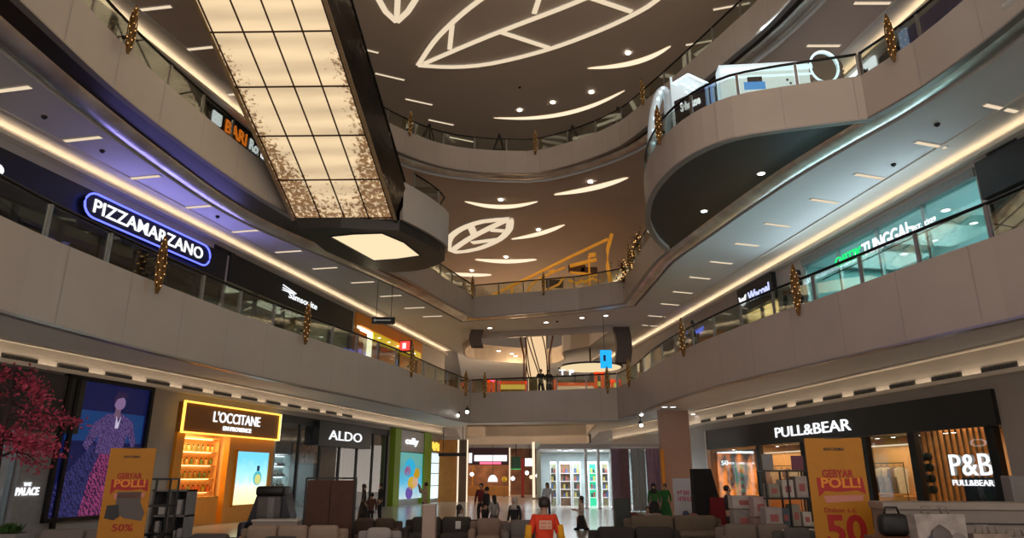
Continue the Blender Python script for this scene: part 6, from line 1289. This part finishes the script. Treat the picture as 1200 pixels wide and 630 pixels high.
for k, (px, py) in enumerate(((752, 504), (752, 520), (536, 511), (547, 508))):
    c = aty(px, py, 29.5); c.z = CZ[0]; t = thing('track_spotlight', ['black track spotlight above the fourth white pole', 'lower black track spotlight above the fourth white pole', 'black track spotlight at the end of the ground ceiling by the pier', 'second black track spotlight by the pier'][k], 'spotlight', c); d = Vector((0, -.12, -.2)); h = [.25, .7, .3, .15][k]
    MB().tube([c, c + Vector((0, 0, -h))], .02, 6).build('stem', M_BLACK, t); MB().tube([c + Vector((0, .06, -h)), c + Vector((0, -.12, -h - .12))], .09, 10).build('can', M_BLACK, t); MB().tube([c + Vector((0, -.12, -h - .12)), c + Vector((0, -.135, -h - .13))], .07, 10).build('lens', M_SPOT, t)

# ================================================================== first floor, far end
def colm():
    c = P3(628.5, 400, 38.8); t = thing('light_column', 'tall glowing cream column wrapped in dark twigs', 'column', (c.x, 38.8, FL[1])); r = .56
    MB().lathe([(r, FL[1]), (r, 10.6)], (c.x, 38.8, 0), 20).build('lit_shaft', glow('column_glow', (1, .68, .38), .92), t, True); rnd = random.Random(5)
    mb = MB()
    for k in range(12):
        a = rnd.uniform(0, 6.28); tw = rnd.choice((-1, 1)) * rnd.uniform(.25, .6); pts = [(c.x + (r + .05) * math.cos(a + tw * z), 38.8 + (r + .05) * math.sin(a + tw * z), z) for z in [4.8 + i * .4 for i in range(15)]]; mb.tube(pts, .035, 5)
    mb.build('twigs', mat('dark_twig', (.10, .03, .012), .6, var=.3), t); mb = MB()
    for a in (PI * .95, .05 * PI):
        for j in range(3): mb.tube([(c.x + .75 * math.cos(a), 38.8 - .3 + j * .2, 4.6), (c.x + .72 * math.cos(a), 38.7, 8.0), (c.x + 1.2 * math.cos(a), 38.6 + (j - 1) * .3, 10.4)], .05, 5)
    mb.build('branches', mat('red_brown', (.16, .045, .015), .5, var=.3), t)
colm()
M_OFR = mat('orange_frame', (.95, .16, .02), .5, emit=(1, .12, .01), es=.35, var=.05)  # emission put into the orange to brighten the stalls, frames are no lamps
def stall(p0, p1, y, z1, label, cols):
    a = at_px(p0, y, 0, 5.3); b = at_px(p1, y, 0, 5.3); z0 = FL[1]; t = thing('market_stall', label, 'stall', ((a.x + b.x) / 2, y, z0)); w = b.x - a.x
    for x in (a.x, b.x - .14): MB().obox((x, y, z0), (.14, 0, 0), (0, .14, 0), (0, 0, z1)).build('post', M_OFR, t)
    MB().obox((a.x, y, z0 + z1 - .14), (w, 0, 0), (0, .14, 0), (0, 0, .14)).build('beam', M_OFR, t); MB().obox((a.x + .14, y + .05, z0), (w - .28, 0, 0), (0, .6, 0), (0, 0, .62)).build('counter', mat('stall_%d' % p0, cols, .6, var=.4, scale=3), t)
    MB().obox((a.x + .14, y + .3, z0 + .62), (w - .28, 0, 0), (0, .1, 0), (0, 0, .25)).build('sign_strip', glow('stall_sign_%d' % p0, cols, 1.1), t)
stall(571, 580, 32.0, 1.05, 'orange-framed stall by the gold spindle at the near end of far railing', (.45, .08, .06))
stall(583, 619, 32.2, 1.0, 'long orange-framed stall with yellow and green goods', (.60, .38, .06)); stall(648, 700, 32.4, .95, 'wide stall with pale goods behind the couple', (.50, .32, .18)); stall(697, 708.5, 31.0, 1.25, 'orange arch frame behind the far railing', (.45, .38, .08)); stall(716, 728, 31.6, 1.0, 'small stall with yellow goods under the blue screen', (.45, .42, .08))
t = thing('stall_panel', 'golden brown display panel behind the couple at the railing', 'panel', at_lv(634, 31.6, 1)); quad_box(620, 630, FL[1], FL[1] + 1.05, 31.6, .1, 'panel_face', mat('mustard', (.30, .17, .02), .5, var=.1), t); quad_box(640, 649, FL[1], FL[1] + 1.05, 31.6, .1, 'panel_face', mat('rust', (.26, .08, .01), .5, var=.1), t); quad_box(649, 651.5, FL[1], FL[1] + 1.0, 31.55, .12, 'side_post', M_OFR, t)
t = thing('kiosk_letters', 'white glowing letters above the far stalls', 'sign', at_lv(663, 33.2, 1)); mb = MB(); a = P3(655, 438, 33.2); b = P3(673, 432, 33.2); text_into(mb, 'T P', (a.x, 33.2, a.z - .05), (1, 0, 0), (0, 0, 1), b.x - a.x, .26, .05, .03); mb.build('lettering', M_LETW, t); MB().obox((a.x - .1, 33.25, FL[1]), (.05, 0, 0), (0, .05, 0), (0, 0, a.z - FL[1])).obox((b.x, 33.25, FL[1]), (.05, 0, 0), (0, .05, 0), (0, 0, a.z - FL[1])).obox((a.x - .1, 33.25, a.z - .12), (b.x - a.x + .2, 0, 0), (0, .05, 0), (0, 0, .05)).build('support', M_BLACK, t)
t = thing('hanging_screen', 'bright blue hanging screen below the curved far balcony', 'screen', P3(711, 420, 34)); a = P3(704, 431, 34); b = P3(716.5, 410, 34); MB().obox((a.x, 34, a.z), (b.x - a.x, 0, 0), (0, .08, 0), (0, 0, b.z - a.z)).build('panel', glow('cyan_screen', (.02, .42, 1), 1.2), t); MB().obox((a.x + .2, 34.03, b.z), (.03, 0, 0), (0, .03, 0), (0, 0, CZ[1] - b.z)).build('hanger', M_BLACK, t); MB().obox((a.x + .15, 33.99, a.z + .35), (.12, 0, 0), (0, .01, 0), (0, 0, .3)).build('dark_figure', mat('blue_dark', (.01, .05, .2), .5), t)
# dark curved panels added in place of the far void's soffit recess
for (p0, p1, yy, zt, zb, lab) in ((552, 566.5, 37.2, 9.24, 8.3, 'dark brown curved panel in place of the soffit recess at the escalator end of the far void'), (720, 738, 36.5, 9.24, 7.3, 'dark brown curved panel in place of the soffit recess beside the blue hanging screen')):
    t = thing('curved_soffit_panel', lab, 'pier', at_px((p0 + p1) / 2, yy, zb)); a = at_px(p0, yy, 0, 8.5); b = at_px(p1, yy, 0, 8.5); n = 8
    pr = [((1 if p0 > 650 else -1) * .12 * math.sin(PI * i / n), zb + (zt - zb) * i / n) for i in range(n + 1)]
    mb = MB().add([(a.x + o, yy, z) for o, z in pr] + [(b.x + o, yy, z) for o, z in pr] + [(a.x + o, yy + .5, z) for o, z in pr] + [(b.x + o, yy + .5, z) for o, z in pr], [f for i in range(n) for f in ((i, n + 1 + i, n + 2 + i, i + 1), (2 * n + 2 + i, 2 * n + 3 + i, 3 * n + 4 + i, 3 * n + 3 + i), (i, i + 1, 2 * n + 3 + i, 2 * n + 2 + i), (n + 1 + i, 3 * n + 3 + i, 3 * n + 4 + i, n + 2 + i))]); mb.build('cladding', mat('brown_gloss', (.10, .07, .055), .35, var=.15), t)
# round glowing ceiling panel under the far balcony
c = P3(692, 430, 43); t = thing('ceiling_light', 'wide cream oval light under the curved far balcony', 'ceiling light', c); MB().lathe([(.001, -.1), (1.9, -.06), (1.95, .02)], c, 28).build('diffuser', glow('oval_cream', (1, .78, .45), .9), t, True); MB().lathe([(1.95, -.04), (2.05, -.04), (2.05, .05), (1.95, .05)], c, 28).build('frame', M_BLACK, t); MB().tube([c, (c.x, c.y, CZ[1])], .05).build('hanger', M_BLACK, t)
for k, px in enumerate((585, 600, 604)): downlight((P3(px, 415, 46).x, 44 + k, CZ[1]), 0, 'small downlight in the ceiling beyond the far void', 'downlights beyond the far void', .12)
struct(MB().obox((-8, 58, FL[1]), (18, 0, 0), (0, .2, 0), (0, 0, 4.5)).build('wall_far', mat('dim_brown', (.22, .14, .08), .6, var=.4, scale=.8)))
lamp('far_fill', 'AREA', (0, 50, 9.0), 160, (1, .72, .42), 6, 6); lamp('far_fill', 'AREA', (0, 48, 13.8), 200, (1, .66, .34), 6, 6)  # unseen warm fills added to brighten the far end
# ================================================================== second floor: golden leaf frame on the bridge, garlands, kiosk
for px0, px1, py0, py1 in ((672, 694, 385, 372), (690, 712, 384, 371), (664, 716, 378, 378), (700, 718, 379, 370)): MB
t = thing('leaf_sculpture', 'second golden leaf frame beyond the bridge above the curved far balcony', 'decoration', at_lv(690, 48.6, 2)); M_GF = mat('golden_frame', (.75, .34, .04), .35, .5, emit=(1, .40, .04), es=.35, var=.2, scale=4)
for nm, P_ in (('long_edge', ((662, 378), (720, 369))), ('vein', ((672, 386), (686, 374))), ('vein', ((684, 378), (706, 386))), ('vein', ((700, 376), (716, 384))), ('lower_edge', ((640, 388), (672, 386), (716, 382)))): MB().tube([aty(a_, b_, 48.6) for a_, b_ in P_], .12, 8).build(nm, M_GF, t, True)
MB().tube([aty(690, 376, 48.6), (aty(690, 376, 48.6).x, 48.6, FL[2])], .06).build('post', M_GF, t)
Y2 = 33.8
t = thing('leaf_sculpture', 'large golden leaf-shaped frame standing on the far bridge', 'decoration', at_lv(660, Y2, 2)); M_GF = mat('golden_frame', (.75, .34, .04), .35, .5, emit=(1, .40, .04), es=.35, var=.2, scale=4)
def gbar(pts, nm, w=.12, y=Y2): MB().tube([aty(px, py, y) for px, py in pts], w * .5, 8).build(nm, M_GF, t, True)
gbar([(572, 348), (620, 325), (668, 301), (712, 280)], 'long_edge', .16); gbar([(717, 274), (712, 292), (712, 312), (716, 332)], 'end_edge', .2); gbar([(618, 343), (622, 334), (634, 325), (662, 313)], 'vein', .12); gbar([(668, 311.5), (699, 304)], 'vein', .2); gbar([(668, 319), (700, 322)], 'vein', .14)
gbar([(640, 340), (655, 333), (661, 324)], 'vein', .12); gbar([(666, 328), (676, 332), (683, 328)], 'vein', .16); gbar([(684, 331), (695, 326), (703, 330)], 'vein', .16); gbar([(690, 299), (698, 298)], 'vein', .24); gbar([(644, 319), (650, 317)], 'vein', .2)
for p_ in (aty(600, 336, Y2), aty(690, 300, Y2)): MB().tube([p_, (p_.x, p_.y, FL[2] + .03)], .05, 8).build('post', M_GF, t, True); MB().box((p_.x, p_.y, FL[2]), (.4, .4, .03)).build('base_plate', M_GF, t)
for k, (px, py) in enumerate(((650, 333), (676, 315), (690, 318))): MB().rbox(aty(px, py, Y2 + .25) - Vector((0, 0, .2)), (.9, .1, .45), .05).build('brown_panel', mat('umber_panel', (.10, .05, .02), .5, var=.2), t)
def garland(pts, y, label):
    P = [aty(px, py, y) for px, py in pts]; t = thing('gold_garland', label, 'garland', min(P, key=lambda p: p.z)); rnd = random.Random(len(label)); mb = MB(); lb = MB(); MB().tube(P, .05, 6).build('stem', M_GOLD, t)
    for i in range(140):
        f = rnd.random() * (len(P) - 1); k = min(int(f), len(P) - 2); p = P[k].lerp(P[k + 1], f - k) + Vector((rnd.gauss(0, .13), rnd.gauss(0, .13), rnd.gauss(0, .13))); a = Vector((rnd.gauss(0, 1), rnd.gauss(0, 1), rnd.gauss(0, 1))).normalized(); b = a.orthogonal().normalized(); mb.add([p, p + a * .08 + b * .03, p + a * .16, p + a * .08 - b * .03], [(0, 1, 2, 3)])
        if i % 5 == 0: lb.box(p, (.035, .035, .035))
    o = mb.build('foliage', M_GOLD, t); lb.build('fairy_lights', M_GOLDB, t)
garland([(747, 276), (743, 295), (736, 312)], 27.3, 'leafy gold garland on the bridge corner below the bulging balcony'); garland([(728, 308), (734, 322), (730, 330)], 29.2, 'low gold garland at the bridge railing end')
# far second-floor balcony rail
railing([tuple(p) for p in resample(V2[3:9], .6)], 2, 'distant railing of the curved balcony beyond the bridge', 1.3, -.06)
# kiosk on the bulging balcony
def kpt(px, py, y): return aty(px, py, y)
def kbox(px0, px1, z0, z1, y, dd, nm, m, p, y1=None):
    a = at_px(px0, y, 0, (z0 + z1) / 2); b = at_px(px1, y1 or y, 0, (z0 + z1) / 2); u = Vector((b.x - a.x, (y1 or y) - y, 0)); nrm = Vector((-u.y, u.x, 0)).normalized() * dd
    return MB().obox((a.x, y, z0), u, nrm, (0, 0, z1 - z0)).build(nm, m, p)
K0 = FL[2]; M_KW = mat('kiosk_white', (.70, .76, .78), .4, emit=(.72, .9, 1), es=.14, var=.03); M_KG = glow('kiosk_glow', (.70, .93, 1), 1.6)
t = thing('kiosk_canopy', 'white angular lit canopy at the tip of the bulging balcony', 'canopy', at_lv(806, 17.4, 2))
P = [aty(788, 97, 17.4), aty(806, 86, 17.4), aty(830, 97, 17.4), aty(830, 108, 17.4), aty(790, 122, 17.4)]; MB().prism(P, (0, 1.2, 0)).build('roof_shell', M_KW, t); kbox(789, 791.5, K0, 12.6, 17.4, .06, 'post', M_KW, t); kbox(827, 829.5, K0, 12.4, 17.4, .06, 'post', M_KW, t)
MB().bar(aty(788, 98, 17.38), aty(806, 87, 17.38), .05).bar(aty(806, 87, 17.38), aty(830, 98, 17.38), .05).build('light_edge', M_KG, t)
kbox(791, 829, 11.2, 11.24, 17.45, .5, 'shelf', M_POLE, t); mb = MB(); rnd = random.Random(2)
for k in range(16): mb.box(aty(rnd.uniform(790, 828), rnd.uniform(99, 110), 17.38), (.05, .03, .05))
mb.build('bulbs', M_KG, t)
t = thing('lit_arch', 'curved white lit arch beside gold spindle on the bulging balcony', 'arch', at_lv(769, 17.9, 2)); n = 14; pts = [aty(764 + 14 * (1 - math.cos(PI / 2 * i / n)), 172 - 66 * math.sin(PI / 2 * i / n), 18.2) for i in range(n + 1)]
MB().tube([(pts[0].x, pts[0].y, K0)] + pts + [aty(782, 112, 18.0), aty(783, 160, 18.0)], .14, 8).build('arch_tube', M_KW, t, True); mb = MB()
for i in range(0, n, 2): mb.box(pts[i] + Vector((.02, -.16, 0)), (.08, .03, .08))
mb.build('bulbs', M_KG, t)
t = thing('kiosk_sign', 'dark slanted sign with white script on the bulging balcony kiosk', 'sign', at_lv(812, 16.0, 2)); a, b = at_px(793, 16.3, 0, 10.2), at_px(829, 15.6, 0, 10.2); u = Vector((b.x - a.x, b.y - a.y, 0)); MB().obox((a.x, a.y, K0), u, (.02, .1, 0), (0, 0, 1.50)).build('board', mat('plum_board', (.03, .022, .035), .4, var=.1), t)
mb = MB(); nrm = Vector((u.y, -u.x, 0)).normalized(); text_into(mb, 'S·house', Vector((a.x, a.y, K0 + 1.08)) + u * .2 + nrm * .012, u, (0, 0, 1), u.length * .65, .26, .02, .03); mb.build('lettering', M_LETW, t)
t = thing('kiosk_counter', 'long white lit counter of the kiosk behind the bulging railing', 'counter', at_lv(895, 15.2, 2)); kbox(846, 952, K0, K0 + 1.95, 15.3, .4, 'counter_body', mat('kiosk_lit', (.70, .76, .78), .4, emit=(.72, .92, 1), es=.62, var=.03), t, 15.1); kbox(846, 952, K0 + 1.55, K0 + 1.60, 15.28, .02, 'light_line', M_KG, t, 15.08); kbox(846, 952, K0 + 1.72, K0 + 1.84, 15.27, .02, 'light_line', M_KG, t, 15.07); kbox(872, 897, K0 + 1.2, K0 + 1.42, 15.24, .03, 'blue_panel', glow('kiosk_blue', (.1, .42, 1), .8), t, 15.2); kbox(876, 893, K0 + 1.42, K0 + 1.54, 15.2, .05, 'dark_screen', M_BLACK, t, 15.16)
for k, px in enumerate((832, 839)): t2 = thing('display_pillar', ['pale blue display pillar beside the dark kiosk sign', 'second pale blue display pillar beside the white counter'][k], 'display', at_lv(px, 15.6, 2)); kbox(px - 2.5, px + 2.5, K0, K0 + 1.62, 15.6, .25, 'pillar_body', mat('pillar_blue', (.30, .45, .66), .4, emit=(.3, .5, .9), es=.25), t2); kbox(px - .6, px + .8, K0 + .9, K0 + 1.5, 15.58, .02, 'dark_stripe', M_BLACK, t2)
for k, px in enumerate((923, 927)): kbox(px - 1.5, px + 1.0, K0 + 1.40 - k * .1, K0 + 1.46 - k * .1, 15.14, .02, 'dark_mark', M_BLACK, t)
t = thing('ring_mirror', 'round mirror with glowing rim beside the white kiosk counter', 'mirror', at_lv(966, 15.2, 2)); c = aty(966, 78, 15.2); r = .36
MB().tube([(c.x + r * math.cos(k * PI / 14), c.y, c.z + r * 1.25 * math.sin(k * PI / 14)) for k in range(28)], .028, 8, closed=True).build('glowing_rim', M_KG, t, True); MB().prism([(c.x + r * .95 * math.cos(k * PI / 14), c.y + .03, c.z + r * 1.19 * math.sin(k * PI / 14)) for k in range(28)], (0, .03, 0)).build('mirror_glass', mat('mirror_glass', (.6, .65, .65), .08, 1, var=.05), t)
MB().tube([(c.x + .05 + r * 1.25 * math.cos(-PI / 2 + k * PI / 16), c.y + .25, c.z + r * 1.45 * math.sin(-PI / 2 + k * PI / 16)) for k in range(17)], .12, 8).build('dark_surround', mat('mauve_panel', (.10, .08, .085), .5, var=.1), t, True); MB().box((c.x, c.y + .1, K0), (.5, .4, c.z - r * 1.3 - K0)).build('stand', M_CHAR, t)
tag(MB().rbox((aty(911, 75, 15.5).x, 15.75, K0), (.28, .2, 2.3), .02).solo('brown_stand', mat('cocoa', (.09, .05, .045), .6, var=.1)), 'small brown block rising behind the white kiosk counter', 'stand')
lamp('kiosk_lamp', 'AREA', (6.0, 16.2, 13.9), 70, (.75, .92, 1), 2.5, 1.5)
